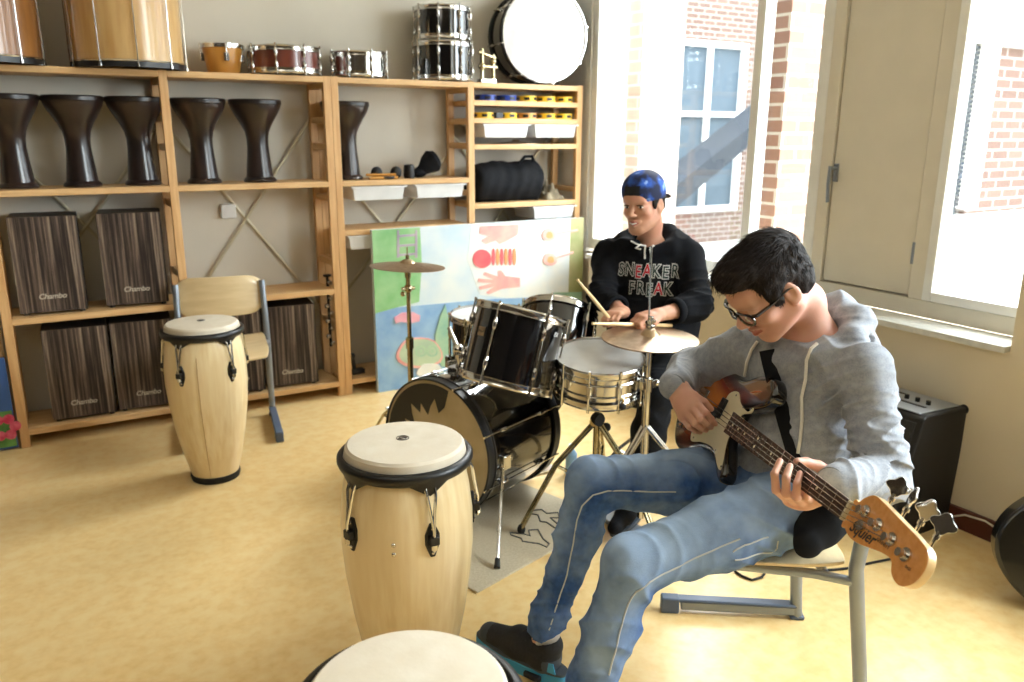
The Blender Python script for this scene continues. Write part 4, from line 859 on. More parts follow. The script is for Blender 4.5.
def sdf_obj(name, S, m, parent, h=.004, pick=None, attr=None, clip=None, relax=1):
    v, f = S.mesh(h, clip=clip)
    e = np.concatenate([f[:, [0, 1]], f[:, [1, 2]], f[:, [2, 3]], f[:, [3, 0]]])
    for _ in range(relax):
        a = np.zeros_like(v); c = np.zeros(len(v)); np.add.at(a, e[:, 0], v[e[:, 1]]); np.add.at(a, e[:, 1], v[e[:, 0]]); np.add.at(c, e[:, 0], 1); np.add.at(c, e[:, 1], 1); v = v*.5+.5*a/c[:, None]
    inv = np.array(WM[parent].inverted()) if parent is not None else np.eye(4)
    vl = v @ inv[:3, :3].T+inv[:3, 3]
    me = bpy.data.meshes.new(name); me.vertices.add(len(v)); me.vertices.foreach_set('co', vl.astype(np.float32).ravel())
    me.loops.add(len(f)*4); me.loops.foreach_set('vertex_index', f.astype(np.int32).ravel()); me.polygons.add(len(f))
    me.polygons.foreach_set('loop_start', np.arange(0, len(f)*4, 4, dtype=np.int32)); me.polygons.foreach_set('loop_total', np.full(len(f), 4, np.int32))
    for mm in (m if isinstance(m, (list, tuple)) else [m]): me.materials.append(MATS[mm])
    me.update(calc_edges=True); me.polygons.foreach_set('use_smooth', [True]*len(f))
    if pick is not None: me.polygons.foreach_set('material_index', pick(v[f].mean(1)).astype(np.int32))
    if attr is not None:
        a = me.attributes.new('wear', 'FLOAT', 'POINT'); a.data.foreach_set('value', attr(v).astype(np.float32))
    me.validate(); o = bpy.data.objects.new(name, me); COL.objects.link(o); o.parent = parent; WM[o] = WM[parent] if parent is not None else Matrix(); return o
def headT(c, fwd, up, sc=1.):
    f = Vector(tuple(fwd)).normalized(); u = Vector(tuple(up)); x = f.cross(u).normalized(); u = x.cross(f)
    return Matrix(((x[0], f[0], u[0], c[0]), (x[1], f[1], u[1], c[1]), (x[2], f[2], u[2], c[2]), (0, 0, 0, 1))) @ Matrix.Scale(sc, 4)
# head-local axes: +x = the person's right when seen from behind, +y = face forward, +z = up
def add_head(S, T, sc, smile=0.):
    S.T, S.sc = T, sc
    S.ell((0, -.015, .038), (.072, .092, .082), .01).ell((0, .018, -.03), (.058, .066, .080), .03)
    for s in (-1, 1):
        S.cone((s*.050, -.012, -.055), (s*.018, .062, -.098), .020, .018, .03)
        S.cone((s*.012, .084, .022), (s*.042, .070, .020), .010, .009, .014)
        S.ell((s*.040, .056, -.024), (.022, .022, .020), .02)
    S.ell((0, .066, -.100), (.020, .018, .016), .018).ell((0, .070, .045), (.045, .025, .03), .03)
    for s in (-1, 1): S.ell((s*.032, .096, .000), (.017, .016, .011), .010, cut=True)
    for s in (-1, 1): S.ell((s*.032, .074, .001), (.0145, .0135, .0115), .004)
    S.cone((0, .084, .012), (0, .108, -.026), .007, .0105, .012); S.ell((0, .108, -.030), (.012, .011, .009), .008)
    for s in (-1, 1): S.ell((s*.012, .098, -.033), (.008, .010, .007), .007)
    w = .020+.006*smile
    S.chain([(-w, .078, -.063+.005*smile), (-.006, .0925, -.060), (0, .0915, -.0615), (.006, .0925, -.060), (w, .078, -.063+.005*smile)], [.004, .0062, .0058, .0062, .004], .006)
    S.chain([(-w*.85, .078, -.069+.004*smile), (0, .090, -.0735), (w*.85, .078, -.069+.004*smile)], [.004, .0075, .004], .006)
    S.chain([(-w*1.05, .085, -.0655+.006*smile), (0, .0985, -.0665), (w*1.05, .085, -.0655+.006*smile)], [.0012, .0020+.0012*smile, .0012], .003, cut=True)
    for s in (-1, 1):
        R = Matrix.Rotation(s*.30, 3, 'Z') @ Matrix.Rotation(-.15, 3, 'X')
        S.ell((s*.074, -.012, -.006), (.007, .019, .031), .006, R); S.ell((s*.071, -.008, -.028), (.006, .010, .012), .006)
        S.ell((s*.0825, -.006, -.000), (.008, .011, .019), .004, R, cut=True)
    S.T, S.sc = Matrix(), 1.
def hand_rays(S, wrist, mcps, fingers, thumb, r=.0088, wr=.027, flat=None, k=.010, palmr=.0135):
    """palm from wrist to knuckles, each finger a chain of joints that ends at its tip"""
    w = np.array(wrist)
    for i, m_ in enumerate(mcps):
        side = w+(np.array(m_)-np.mean(mcps, 0))*.55; S.cone(side, m_, palmr*1.05, palmr*.86, .018)
    for i in range(len(mcps)-1): S.cone((np.array(mcps[i])*.55+w*.45), (np.array(mcps[i+1])*.55+w*.45), palmr, palmr, .015)
    for i, fg in enumerate(fingers):
        rr = r*(1, 1.03, .97, .84)[i]; S.chain([mcps[i]]+list(fg), [rr*1.12, rr*1.02, rr*.92, rr*.80][:len(fg)+1], .0035)
    S.chain(thumb, [r*1.9, r*1.35, r*1.12, r*.95][:len(thumb)], .006)
mat('skin_light', (206, 160, 138), .5, c2=(198, 150, 128), sc=30, spec=.35, c3=(210, 156, 138), sc3=14)
MATS['skin_light'].node_tree.nodes['Principled BSDF'].inputs['Subsurface Weight'].default_value = .08
MATS['skin_light'].node_tree.nodes['Principled BSDF'].inputs['Subsurface Radius'].default_value = (.02, .008, .004)
mat('skin_tan', (196, 148, 120), .5, c2=(186, 136, 108), sc=30, spec=.35, c3=(202, 146, 122), sc3=14)
MATS['skin_tan'].node_tree.nodes['Principled BSDF'].inputs['Subsurface Weight'].default_value = .08
MATS['skin_tan'].node_tree.nodes['Principled BSDF'].inputs['Subsurface Radius'].default_value = (.02, .008, .004)
mat('lips', (176, 104, 92), .45, c2=(166, 94, 84), sc=40); mat('nail', (226, 180, 160), .3)
mat('hair_dark', (20, 15, 13), .65, c2=(38, 28, 23), sc=220, detail=3, bump=.3, spec=.2)
mat('grey_jersey', (156, 160, 168), .95, c2=(136, 141, 150), sc=260, lo=.3, hi=.7, bump=.15, bsc=500, c3=(160, 164, 172), sc3=60, sheen=.15, spec=.2)
mat('grey_rib', (140, 141, 143), .95, c2=(118, 120, 123), sc=60, st=(1, 1, .1), spec=.2)
mat('white_cord', (236, 234, 226), .8); mat('black_jersey', (17, 18, 21), .95, c2=(23, 24, 28), sc=200, spec=.15, bump=.1)
mat('print_white', (206, 204, 200), .8); mat('print_red', (190, 24, 44), .8); mat('print_green', (34, 52, 46), .8)
mat('stitch', (186, 190, 190), .8); mat('shoe_blue', (52, 150, 196), .5); mat('shoe_grey', (62, 70, 80), .7); mat('shoe_black', (20, 22, 26), .75, c2=(30, 32, 38), sc=120, bump=.2); mat('sock_cotton', (206, 204, 204), .9)
mat('eye_white', (225, 222, 216), .2); mat('eye_dark', (30, 20, 14), .15)
# denim with worn, paler areas stored on the mesh
def denim(name, dark, light):
    m = mat(name, dark, .85, c2=tuple(x*.86 for x in dark), sc=60, bump=.25, bsc=420, spec=.2); N = m.node_tree.nodes; L = m.node_tree.links; b = N['Principled BSDF']
    at_ = N.new('ShaderNodeAttribute'); at_.attribute_name = 'wear'; no = N.new('ShaderNodeTexNoise'); no.inputs['Scale'].default_value = 14; no.inputs['Detail'].default_value = 6
    tc = N.new('ShaderNodeTexCoord'); L.new(tc.outputs['Object'], no.inputs[0]); md = N.new('ShaderNodeMath'); md.operation = 'MULTIPLY_ADD'; L.new(no.outputs['Fac'], md.inputs[0]); md.inputs[1].default_value = .9
    sb = N.new('ShaderNodeMath'); sb.operation = 'ADD'; sb.use_clamp = True; sb.inputs[1].default_value = -.45; L.new(at_.outputs['Fac'], md.inputs[2]); L.new(md.outputs[0], sb.inputs[0])
    mx = N.new('ShaderNodeMix'); mx.data_type = 'RGBA'; L.new(sb.outputs[0], mx.inputs[0]); src = b.inputs['Base Color'].links[0].from_socket; L.new(src, mx.inputs[6]); mx.inputs[7].default_value = s2l(light)+(1,); L.new(mx.outputs[2], b.inputs['Base Color']); return m
denim('denim', (56, 90, 146), (168, 192, 220))
def wear_fn(segs, base=0.):
    def f(v):
        w = np.full(len(v), base)
        for a, b, r, s_ in segs:
            a, b = np.array(a, float), np.array(b, float); ab = b-a; t = np.clip(((v-a) @ ab)/(ab @ ab), 0, 1); d = np.sqrt(((v-a-t[:, None]*ab)**2).sum(1)); w = np.maximum(w, s_*np.exp(-(d/r)**2))
        return w
    return f
def strands(name, S, T, parent, n, ln, comb, m, keep, wid=.0012, seed=1, lift=.25):
    """short tapered hair blades growing from a smooth solid"""
    rs = np.random.RandomState(seed); vs = []; fs = []; Ti = T.inverted(); got = 0; tries = 0
    while got < n and tries < n*6:
        tries += 1; d = rs.normal(size=3); d /= np.linalg.norm(d); p = np.array(T @ Vector((d[0]*.10, -.015+d[1]*.12, .03+d[2]*.11)), dtype=np.float32)
        p = S.snap(p) if False else p
        c = np.array(T @ Vector((0, -.015, .03)), dtype=np.float32); t = 1.0
        lo_, hi_ = 0., 1.15
        P = c+(p-c)*np.linspace(.3, 1.25, 40)[:, None].astype(np.float32); e = S.ev(P); ins = np.nonzero(e < 0)[0]
        if len(ins) == 0: continue
        p = P[ins[-1]]; q = Ti @ Vector(tuple(float(a) for a in p))
        if not keep(q): continue
        e0 = float(S.ev(p[None])[0]); g = np.array([float(S.ev((p+dd)[None])[0]) for dd in np.eye(3, dtype=np.float32)*.004])-e0; g /= np.linalg.norm(g)+1e-9
        p = p-g*e0
        cd = np.array((T.to_3x3() @ Vector(comb(q))).normalized()); tn = cd-g*(cd @ g); tn /= np.linalg.norm(tn)+1e-9; tn = tn+rs.normal(size=3)*.16
        sd = np.cross(tn, g); sd /= np.linalg.norm(sd)+1e-9; L_ = ln(q)*(.7+.6*rs.rand()); b = len(vs)
        for u, w in ((0, 1.), (.35, .9), (.7, .6), (1., .05)):
            q_ = p-g*.002+tn*L_*u+g*(L_*(lift*math.sin(u*2.2))); vs += [q_-sd*wid*w, q_+sd*wid*w, q_+g*wid*w*.8]
        for i in range(3):
            for a_, b_ in ((0, 1), (1, 2), (2, 0)): fs.append((b+i*3+a_, b+i*3+b_, b+i*3+3+b_, b+i*3+3+a_))
        got += 1
    return MB().add(vs, fs).build(name, m, parent, smooth=60, fix=False)
# ================================================================ the bass player
K = dict(head=(769, 287, 2.0), neck=(818, 338, 2.10), shN=(862, 370, 1.95), shF=(752, 348, 2.24), elN=(884, 476, 1.91), wrN=(834, 484, 1.775), elF=(690, 371, 2.44), wrF=(676, 386, 2.22),
         hipN=(792, 507, 2.07), hipF=(765, 484, 2.28), knN=(631, 564, 1.88), knF=(592, 482, 2.2), anF=(548, 622, 2.25))
K = {k: dep(*v) for k, v in K.items()}; K['anN'] = np.array((.935, 1.31, .12))
A_ = lambda *a: np.array(a, float)
bp = thing('person', 'seated young man in glasses, grey hoodie and blue jeans, playing a bass guitar', 'person', (1.655, 1.34, 0))
HT1 = headT(K['head'], (-.73, .22, -.645), (-.60, .10, .79), 1.03)
S = Sdf(); add_head(S, HT1, 1.04)
hb_ = lambda x, y, z: np.array(HT1 @ Vector((x, y, z)))
S.chain([hb_(0, -.03, -.03), hb_(0, -.050, -.10), K['neck']+A_(-.03, 0, .02), K['neck']+A_(-.01, 0, -.05)], [.052, .049, .051, .068], .03)
S.chain([A_(1.66, 1.345, .58), A_(1.68, 1.345, .70), A_(1.70, 1.345, .88)], [.13, .125, .145], .04, flat=((1, 0, 0), .65))
S.cone(K['shN'], K['shF'], .048, .048, .05)
S.chain([K['shN'], K['elN'], K['wrN']], [.046, .036, .026], .012); S.chain([K['shF'], K['elF'], K['wrF']], [.046, .036, .026], .012)
S.chain([K['hipN'], K['knN'], K['anN']], [.074, .044, .032], .02); S.chain([K['hipF'], K['knF'], K['anF']], [.074, .044, .032], .02); S.cone(K['hipN']+A_(0, .03, .0), K['hipF'], .09, .09, .04)
S.chain([K['anF'], K['anF']*A_(1, 1, 0)+A_(-.01, .03, .065), K['anF']*A_(1, 1, 0)+A_(-.06, .17, .045)], [.032, .030, .024]); S.chain([K['anN'], A_(.95, 1.296, .06), A_(.80, 1.30, .035)], [.034, .034, .026])
# plucking hand
m4 = [dep(697, 403, 2.17), dep(692, 408, 2.165), dep(686.5, 413, 2.17), dep(682.5, 418, 2.185)]
fg = [[dep(706, 413, 2.13), dep(711.5, 419, 2.145), dep(715.5, 424, 2.175)], [dep(701, 419, 2.12), dep(707, 424, 2.135), dep(711, 427.5, 2.17)],
      [dep(695, 424, 2.13), dep(701.5, 428.5, 2.14), dep(706, 430.5, 2.175)], [dep(689, 427, 2.15), dep(695, 431, 2.155), dep(700.5, 432.5, 2.18)]]
hand_rays(S, K['wrF'], m4, fg, [dep(681, 394, 2.20), dep(694, 396, 2.19), dep(704, 402, 2.18), dep(711, 409, 2.19)], r=.0090, palmr=.0145)
# fretting hand, palm behind the neck and fingers curled up over the fingerboard
m5 = [dep(788, 500, 1.80), dep(796, 503, 1.79), dep(804, 504, 1.785), dep(811, 502, 1.785)]
fh = [[dep(776, 490, 1.745), dep(774.5, 474, 1.735), dep(780, 461, 1.755)], [dep(786, 494, 1.730), dep(786, 478, 1.720), dep(790, 466, 1.742)],
      [dep(796, 497, 1.722), dep(797, 484, 1.712), dep(800, 473.5, 1.732)], [dep(806, 497, 1.730), dep(807.5, 488, 1.715), dep(809.5, 480, 1.725)]]
hand_rays(S, K['wrN']+A_(0, 0, .0), m5, fh, [dep(830, 474, 1.80), dep(818, 466, 1.80), dep(806, 462, 1.79), dep(797, 461.5, 1.775)], r=.0092, palmr=.015)
Hi = np.array(HT1.inverted())
def lip_pick(T):
    Ti = np.array(T.inverted())
    def f(c):
        q = c @ Ti[:3, :3].T+Ti[:3, 3]; z0 = -.0665+np.abs(q[:, 0])*.05
        return ((np.abs(q[:, 0]) < .022) & (q[:, 1] > .078) & (np.abs(q[:, 2]-z0) < .0105*(1-(q[:, 0]/.026)**2))).astype(int)
    return f
sdf_obj('body', S, ['skin_light', 'lips'], bp, .0032, pick=lip_pick(HT1)); SB = S
for hnd in (fg, fh):
    pass
# hair
S = Sdf(); S.T, S.sc = HT1, 1.04
S.ell((0, -.020, .050), (.0775, .098, .083), .01).ell((0, .045, .098), (.056, .055, .030), .03).ell((0, -.055, .0), (.070, .060, .075), .02).ell((0, .075, .090), (.046, .030, .024), .02)
for s in (-1, 1): S.ell((s*.066, .018, .022), (.012, .028, .040), .012)
S.ell((0, .135, -.022), (.095, .085, .084), .008, cut=True); S.ell((0, .04, -.085), (.12, .10, .07), .008, cut=True)
for s in (-1, 1): S.ell((s*.080, -.008, -.008), (.022, .020, .030), .006, cut=True)
S.T, S.sc = Matrix(), 1.; S.noise(.0016, 170, 3); S.noise(.0012, 60, 5)
ho = sdf_obj('hair', S, 'hair_dark', bp, .003); S.disp = []
strands('hair_tufts', S, HT1, ho, 5200, lambda q: .026 if q.z > .09 else (.016 if q.z > .04 else .008), lambda q: (q.x*3.0, 1.2 if q.z > .06 else .3, .1 if q.z > .09 else -1.0), 'hair_dark', lambda q: q.z > -.03, lift=.12, wid=.0009)
# brows and eyes
eb = MB()
for s in (-1, 1): eb.tube([hb_(s*.014, .0925, .020), hb_(s*.030, .089, .0265), hb_(s*.047, .076, .021)], [.0022, .003, .0014], 8)
eb.build('eyebrows', 'hair_dark', bp)
# glasses
gs = thing('glasses', 'thick black framed glasses worn by the bass player', 'glasses', tuple(hb_(0, .105, .0)))
def lens_pts(s, y=.104, rx=.0265, rz=.018): return [hb_(s*(.0325+rx*math.copysign(abs(math.cos(a))**.7, math.cos(a))), y-.010*abs(math.cos(a))*(1 if math.cos(a)*1 > 0 else 0)-0, -.001+rz*math.copysign(abs(math.sin(a))**.7, math.sin(a))) for a in [2*math.pi*k/32 for k in range(32)]]
g_ = MB(); [g_.tube(lens_pts(s), .0032, 8, closed=True) for s in (-1, 1)]; g_.tube([hb_(-.008, .106, .004), hb_(0, .109, .006), hb_(.008, .106, .004)], .0022, 8); go = g_.build('frame', 'black_lacquer', gs)
for s in (-1, 1):
    P = [hb_(s*.057, .094, .008), hb_(s*.068, .085, .009), hb_(s*.074, .04, .008), hb_(s*.078, -.005, .012), hb_(s*.078, -.03, .004)]
    MB().tube(P, [.0075, .007, .006, .004, .003], 8, flat=(tuple(HT1.to_3x3() @ Vector((0, 0, 1))), .5)).build('temple_arm', 'black_lacquer', gs)
    MB().prism([(0, 0)], 0, 0) if False else None
    lp = lens_pts(s); MB().add(lp, [tuple(range(32))]).build('lens', glass('lens_glass', (.93, .95, .97), .08) if 'lens_glass' not in MATS else 'lens_glass', gs, smooth=0)
# hoodie
S = Sdf()
S.chain([A_(1.655, 1.345, .575), A_(1.68, 1.345, .68), A_(1.70, 1.345, .84)], [.165, .146, .150], .05, flat=((1, 0, 0), .78))
S.cone(K['shN']+A_(0, .01, -.01), K['shF']+A_(0, -.01, -.01), .072, .072, .06); S.ell(A_(1.72, 1.345, .93), (.085, .14, .06), .05)
S.chain([K['shN'], K['elN']+A_(.0, -.002, -.004), K['wrN']+A_(.01, .0, .0)], [.069, .060, .046], .008); S.chain([K['shF'], K['elF'], K['wrF']+A_(.0, .01, -.0)], [.071, .060, .043], .02)
S.chain([K['wrN']*.8+K['elN']*.2, K['wrN']+A_(.006, 0, 0)], [.049, .040], .01); S.chain([K['wrF']*.85+K['elF']*.15, K['wrF']+A_(.0, .008, -.0)], [.046, .038], .01)
# hood lying round the neck
nk = K['neck']; S.chain([nk+A_(-.115, -.02, -.055), nk+A_(-.085, -.085, -.015), nk+A_(-.015, -.112, .024), nk+A_(.045, -.078, .055), nk+A_(.062, 0, .066), nk+A_(.045, .078, .055), nk+A_(-.015, .112, .024), nk+A_(-.085, .085, -.015), nk+A_(-.115, .02, -.055)], [.022, .030, .036, .042, .046, .042, .036, .030, .022], .02)
S.ell(nk+A_(.10, 0, -.03), (.055, .115, .085), .03)
S.cone(nk+A_(-.02, 0, -.0), nk+A_(-.12, .004, .14), .055, .070, .010, cut=True)
S.cone(A_(1.655, 1.345, .50), A_(1.655, 1.345, .515), .21, .21, .01, flat=((0, 0, 1), .25), cut=True)
S.folds(K['elN']+A_(-.03, 0, .02), (.2, -.3, 1), .042, .011, .09, 6); S.folds(K['shN']*.45+K['elN']*.55, (-.6, .5, 1), .05, .010, .08, 5); S.folds(K['elN']*.5+K['shN']*.5, (1, .3, 1), .06, .004, .10, 2); S.folds(K['elF'], K['wrF']-K['elF'], .045, .006, .11, 3)
S.folds(A_(1.58, 1.30, .66), (.1, .3, 1), .055, .005, .10, 2, R2=.13); S.folds(A_(1.60, 1.24, .82), (-.2, 1, .9), .07, .004, .10, 2); S.folds(K['shN']+A_(-.06, .05, -.06), (.3, 1, .8), .05, .008, .09, 3); S.folds(A_(1.60, 1.42, .80), (.1, 1, -.8), .06, .006, .10, 3); S.folds(nk+A_(.02, -.10, .0), (.6, .3, 1), .035, .004, .08, 3); S.crease(.0055, 24, 12); S.noise(.0015, 34, 2)
hd = sdf_obj('hoodie', S, 'grey_jersey', bp, .004); SH = S
for nm, a, b, r0 in (('cuff', K['wrN']+A_(.006, 0, 0), K['elN'], .0405), ('cuff', K['wrF']+A_(0, .008, 0), K['elF'], .0385)):
    d_ = Vector(tuple(b-a)).normalized(); T = frame(-d_, (0, 0, 1), Vector(tuple(a))-d_*.006); MB().ring([(r0, -.035), (r0+.003, -.02), (r0+.001, 0), (r0-.003, .016), (r0-.008, .017), (r0-.012, .005), (r0-.01, -.03)], 48, T).build(nm, 'grey_rib', hd, smooth=60)
def on(S_, pts, off=.004): return [S_.march(x, y, off=off) for x, y in pts]
P = [p for p in on(SH, [(818, 345), (812, 350), (808, 359), (805.5, 378), (803.5, 398), (802, 420), (800, 440), (799, 452)], .006) if p is not None]; MB().tube(P, .0042, 8).build('drawstring', 'white_cord', hd)
P = [p for p in on(SH, [(759, 342), (753, 350), (749, 362), (746.5, 375), (746, 388)], .006) if p is not None]; MB().tube(P, .0042, 8).build('drawstring', 'white_cord', hd)
# jeans
S = Sdf()
S.ell(A_(1.660, 1.345, .565), (.150, .175, .13), .04)
S.chain([K['hipN']+A_(.03, 0, .002), K['hipN']*.5+K['knN']*.5, K['knN'], K['knN']*.62+K['anN']*.38+A_(.012, 0, 0), K['anN']], [.106, .088, .0665, .062, .050], .03)
S.chain([K['hipF']+A_(.03, 0, .004), K['hipF']*.5+K['knF']*.5, K['knF'], K['knF']*.62+K['anF']*.38+A_(.012, 0, 0), K['anF']+A_(0, 0, .01), K['anF']+(K['anF']-K['knF'])*.10], [.102, .086, .066, .060, .049, .050], .03)
e_ = K['anF']+A_(-.001, .0, -.035); S.ell(e_+A_(-.03, 0, -.030), (.11, .11, .045), .003, Matrix.Rotation(-.35, 3, 'Y'), cut=True)
S.folds(K['knN']+A_(.05, 0, 0), (1, .2, -.9), .055, .009, .08, 5); S.folds(K['knF']+A_(.06, 0, 0), (1, .1, -.8), .050, .010, .09, 5); S.folds(K['hipF']*.6+K['knF']*.4, (1, .5, -.9), .055, .010, .13, 3); S.folds(K['hipN']*.8+K['knN']*.2, (1, -.6, .8), .065, .011, .13, 2)
S.folds(K['anF']+A_(0, 0, .05), (.5, .6, 1), .04, .007, .07, 3); S.folds(K['knF']*.55+K['anF']*.45, (1, .5, .6), .08, .004, .12, 2); S.folds(K['knN']*.6+K['anN']*.4, (1, .6, .7), .08, .005, .12, 2); S.crease(.0045, 22, 5); S.noise(.001, 38, 7)
SJ = S
up_ = A_(0, -.02, .05)
je = sdf_obj('jeans', S, 'denim', bp, .0045, attr=wear_fn([(K['hipN']*.8+K['knN']*.2+up_, K['knN']+up_, .10, .85), (K['hipF']*.7+K['knF']*.3+A_(0, 0, .07), K['knF']+A_(0, 0, .06), .065, .7), (K['knF']+A_(-.05, 0, .02), K['knF']*.5+K['anF']*.5+A_(-.05, 0, 0), .05, .45), (K['knN']+A_(-.03, -.04, 0), K['knN']*.5+K['anN']*.5+A_(-.03, -.04, 0), .06, .6)], .12))
for pts in ([(740, 539), (720, 547), (695, 558), (670, 571), (650, 582), (636, 592), (628, 605), (622, 625), (616, 650), (609, 675)], [(676, 492), (655, 492), (630, 491), (608, 491), (593, 495), (582, 506), (577, 520), (573, 545), (567, 575), (558, 602), (549, 630)],
            [(733, 552), (737, 549), (745, 545), (757, 541), (768, 537)], [(735, 560), (752, 556), (768, 553), (777, 548), (778, 541)]):
    P = [p for p in on(SJ, pts, .0006) if p is not None]
    if len(P) > 1:
        Q = []
        for i in range(len(P)-1): Q += [SJ.snap(P[i]*(1-u)+P[i+1]*u, .0006) for u in (0, .33, .66)]
        MB().tube(Q+[P[-1]], .0021, 6).build('seam', 'stitch', je)
T = frame(Vector(tuple(K['knF']-K['anF'])), (0, 1, 0), tuple(K['anF']+A_(0, 0, .012))); 
# shoes
def shoe(c, ang, tilt=0.):
    T = TR(tuple(c)) @ Matrix.Rotation(ang, 4, 'Z') @ Matrix.Rotation(tilt, 4, 'X') @ Matrix.Scale(1.08, 4)
    t = bp; S = Sdf(); S.T = T; S.sc = 1.1
    S.cone((0, .045, .058), (0, .13, .060), .036, .038, .02).cone((0, .13, .060), (.0, .235, .050), .040, .030, .03).cone((0, .05, .06), (0, .035, .100), .036, .036, .02).cone((0, .045, .06), (0, .13, .088), .034, .026, .02)
    S.cone((0, .045, .12), (0, .035, .16), .030, .034, .006, cut=True); S.cone((0, -.05, .0), (0, .32, .0), .05, .05, .004, flat=((0, 0, 1), .4), cut=True); S.T = Matrix()
    u = sdf_obj('shoe', S, ['shoe_black', 'shoe_grey'], t, .003, pick=lambda c_: (lambda q: ((q[:, 2] < .045) | (q[:, 1] > .225) | ((q[:, 1] < .03) & (q[:, 2] < .075))).astype(int))(c_ @ np.array(T.inverted())[:3, :3].T+np.array(T.inverted())[:3, 3]))
    so = []
    for k in range(40):
        a = 2*math.pi*k/40; y = .128+.150*math.sin(a); w = .046 if y > .15 else .040; w = w*(abs(math.cos(a))**.55)*(.86+.14*math.sin((y)*14)); so.append((math.copysign(w, math.cos(a)), y))
    MB().prism(so, 0, .038, T).build('sole', 'shoe_blue', u, bevel=.006); MB().prism([(x*.97, y*.995) for x, y in so], .034, .043, T).build('midsole_line', 'shoe_grey', u, bevel=.002)
    MB().box((-.0475, .035, .010), (-.02, .085, .026), T).box((.02, .035, .010), (.0475, .085, .026), T).build('air_window', 'shoe_black', u, bevel=.004)
    l = MB()
    for k in range(5):
        y = .095+k*.022; z = .112-k*.009; l.tube([(-.024, y, z-.013), (0, y+.006, z-.001), (.024, y, z-.013)], .0026, 6, T)
    l.tube([(0, .085, .118), (-.02, .08, .145), (-.035, .095, .135)], .0028, 6, T).tube([(0, .085, .118), (.015, .07, .15), (.03, .085, .14), (.01, .09, .118)], .0028, 6, T).build('laces', 'shoe_black', u)
    MB().prism([(-.012, .055), (.014, .052), (.010, .078), (-.004, .082)], -.0385, -.0355, T @ Matrix(((0, 0, 1, 0), (1, 0, 0, .0), (0, 1, 0, 0), (0, 0, 0, 1)))).build('heel_mark', 'shoe_blue', u)
    return u
shoe((K['anF'][0]+.012, K['anF'][1]-.046, .0), math.atan2(-(-.105), 1)*0+math.radians(21)); shoe((1.02, 1.29, 0), math.radians(84))
MB().lathe([(.036, 0), (.035, .04), (.034, .07), (.033, .10)], 32, frame((.05, 0, 1), (0, 1, 0), tuple(K['anF']+A_(-.003, 0, -.095)))).build('sock', 'sock_cotton', bp)
# ================================================================ bass guitar
Hh, Nn, Tp = (Vector(tuple(dep(*a))) for a in ((738, 428, 2.10), (850, 512, 1.56), (930, 585, 1.38)))
bx = (Nn-Hh).normalized(); nz = Vector((-.905*RT[0]+.40*UP[0]-.1*FW[0], -.905*RT[1]+.40*UP[1]-.1*FW[1], -.905*RT[2]+.40*UP[2]-.1*FW[2])); nz = (nz-bx*nz.dot(bx)).normalized(); by = nz.cross(bx)
GM = Matrix(((bx[0], by[0], nz[0], Hh[0]), (bx[1], by[1], nz[1], Hh[1]), (bx[2], by[2], nz[2], Hh[2]), (0, 0, 0, 1))); LN = (Nn-Hh).length
bg_ = thing('bass_guitar', 'sunburst bass guitar with a cream pickguard and maple headstock, held by the seated man', 'guitar', tuple(Hh))
# sunburst: colour set by the distance to the body edge
m = mat('sunburst', (150, 70, 34), .15, coat=1); N = m.node_tree.nodes; L = m.node_tree.links; a_ = N.new('ShaderNodeAttribute'); a_.attribute_name = 'wear'; cr = N.new('ShaderNodeValToRGB')
e = cr.color_ramp.elements; e[0].position = .10; e[0].color = s2l((14, 9, 8))+(1,); e[1].position = 1; e[1].color = s2l((205, 120, 50))+(1,); k_ = e.new(.38); k_.color = s2l((88, 30, 20))+(1,); k_ = e.new(.7); k_.color = s2l((150, 66, 34))+(1,)
L.new(a_.outputs['Fac'], cr.inputs[0]); L.new(cr.outputs[0], N['Principled BSDF'].inputs['Base Color'])
mat('pickguard', (226, 216, 186), .3, c2=(220, 208, 176), sc=12, coat=.3); mat('maple', (214, 150, 84), .25, c2=(202, 136, 72), sc=6, st=(1, 14, 14), coat=.6); mat('maple_side', (236, 204, 152), .3, c2=(226, 192, 138), sc=8, coat=.5)
mat('rosewood', (74, 48, 36), .45, c2=(54, 34, 26), sc=6, st=(1.5, 18, 18)); mat('inlay', (210, 196, 160), .4)
def spline(pts, n=8):
    m_ = len(pts); o = []
    for i in range(m_):
        p0, p1, p2, p3 = (np.array(pts[(i+j-1) % m_], float) for j in range(4))
        for k in range(n):
            t = k/n; o.append(tuple(.5*((2*p1)+(-p0+p2)*t+(2*p0-5*p1+4*p2-p3)*t*t+(-p0+3*p1-3*p2+p3)*t**3)))
    return o
bo = spline([(.085, .125), (.045, .158), (-.02, .150), (-.09, .120), (-.17, .128), (-.26, .160), (-.34, .150), (-.385, .08), (-.395, -.01), (-.375, -.10), (-.31, -.155), (-.22, -.150), (-.14, -.112), (-.06, -.105), (.0, -.135), (.035, -.145), (.040, -.115), (.0, -.072), (-.035, -.040), (-.04, .0), (-.035, .040), (.02, .062), (.07, .088)], 7)
bo = [(x-.0, y) for x, y in bo]; th = .042
from math import hypot
ns = len(bo); cxy = (-.18, .0); rings = []
def offs(d):
    o = []
    for i in range(ns):
        a, b = bo[i-1], bo[(i+1) % ns]; tx, ty = b[0]-a[0], b[1]-a[1]; l_ = hypot(tx, ty)+1e-9; o.append((bo[i][0]-ty/l_*d, bo[i][1]+tx/l_*d))
    return o
ccw = sum(bo[i-1][0]*bo[i][1]-bo[i][0]*bo[i-1][1] for i in range(ns)) > 0; sg = 1 if ccw else -1
lev = [(.014, -th), (.005, -th+.001), (.001, -th+.006), (0, -th+.012), (0, -.012), (.001, -.006), (.005, -.001), (.010, 0)]
vs = []; fs = []; wr_ = []
for d_, z in lev: vs += [(x, y, z) for x, y in offs(sg*d_)]; wr_ += [0.1]*ns
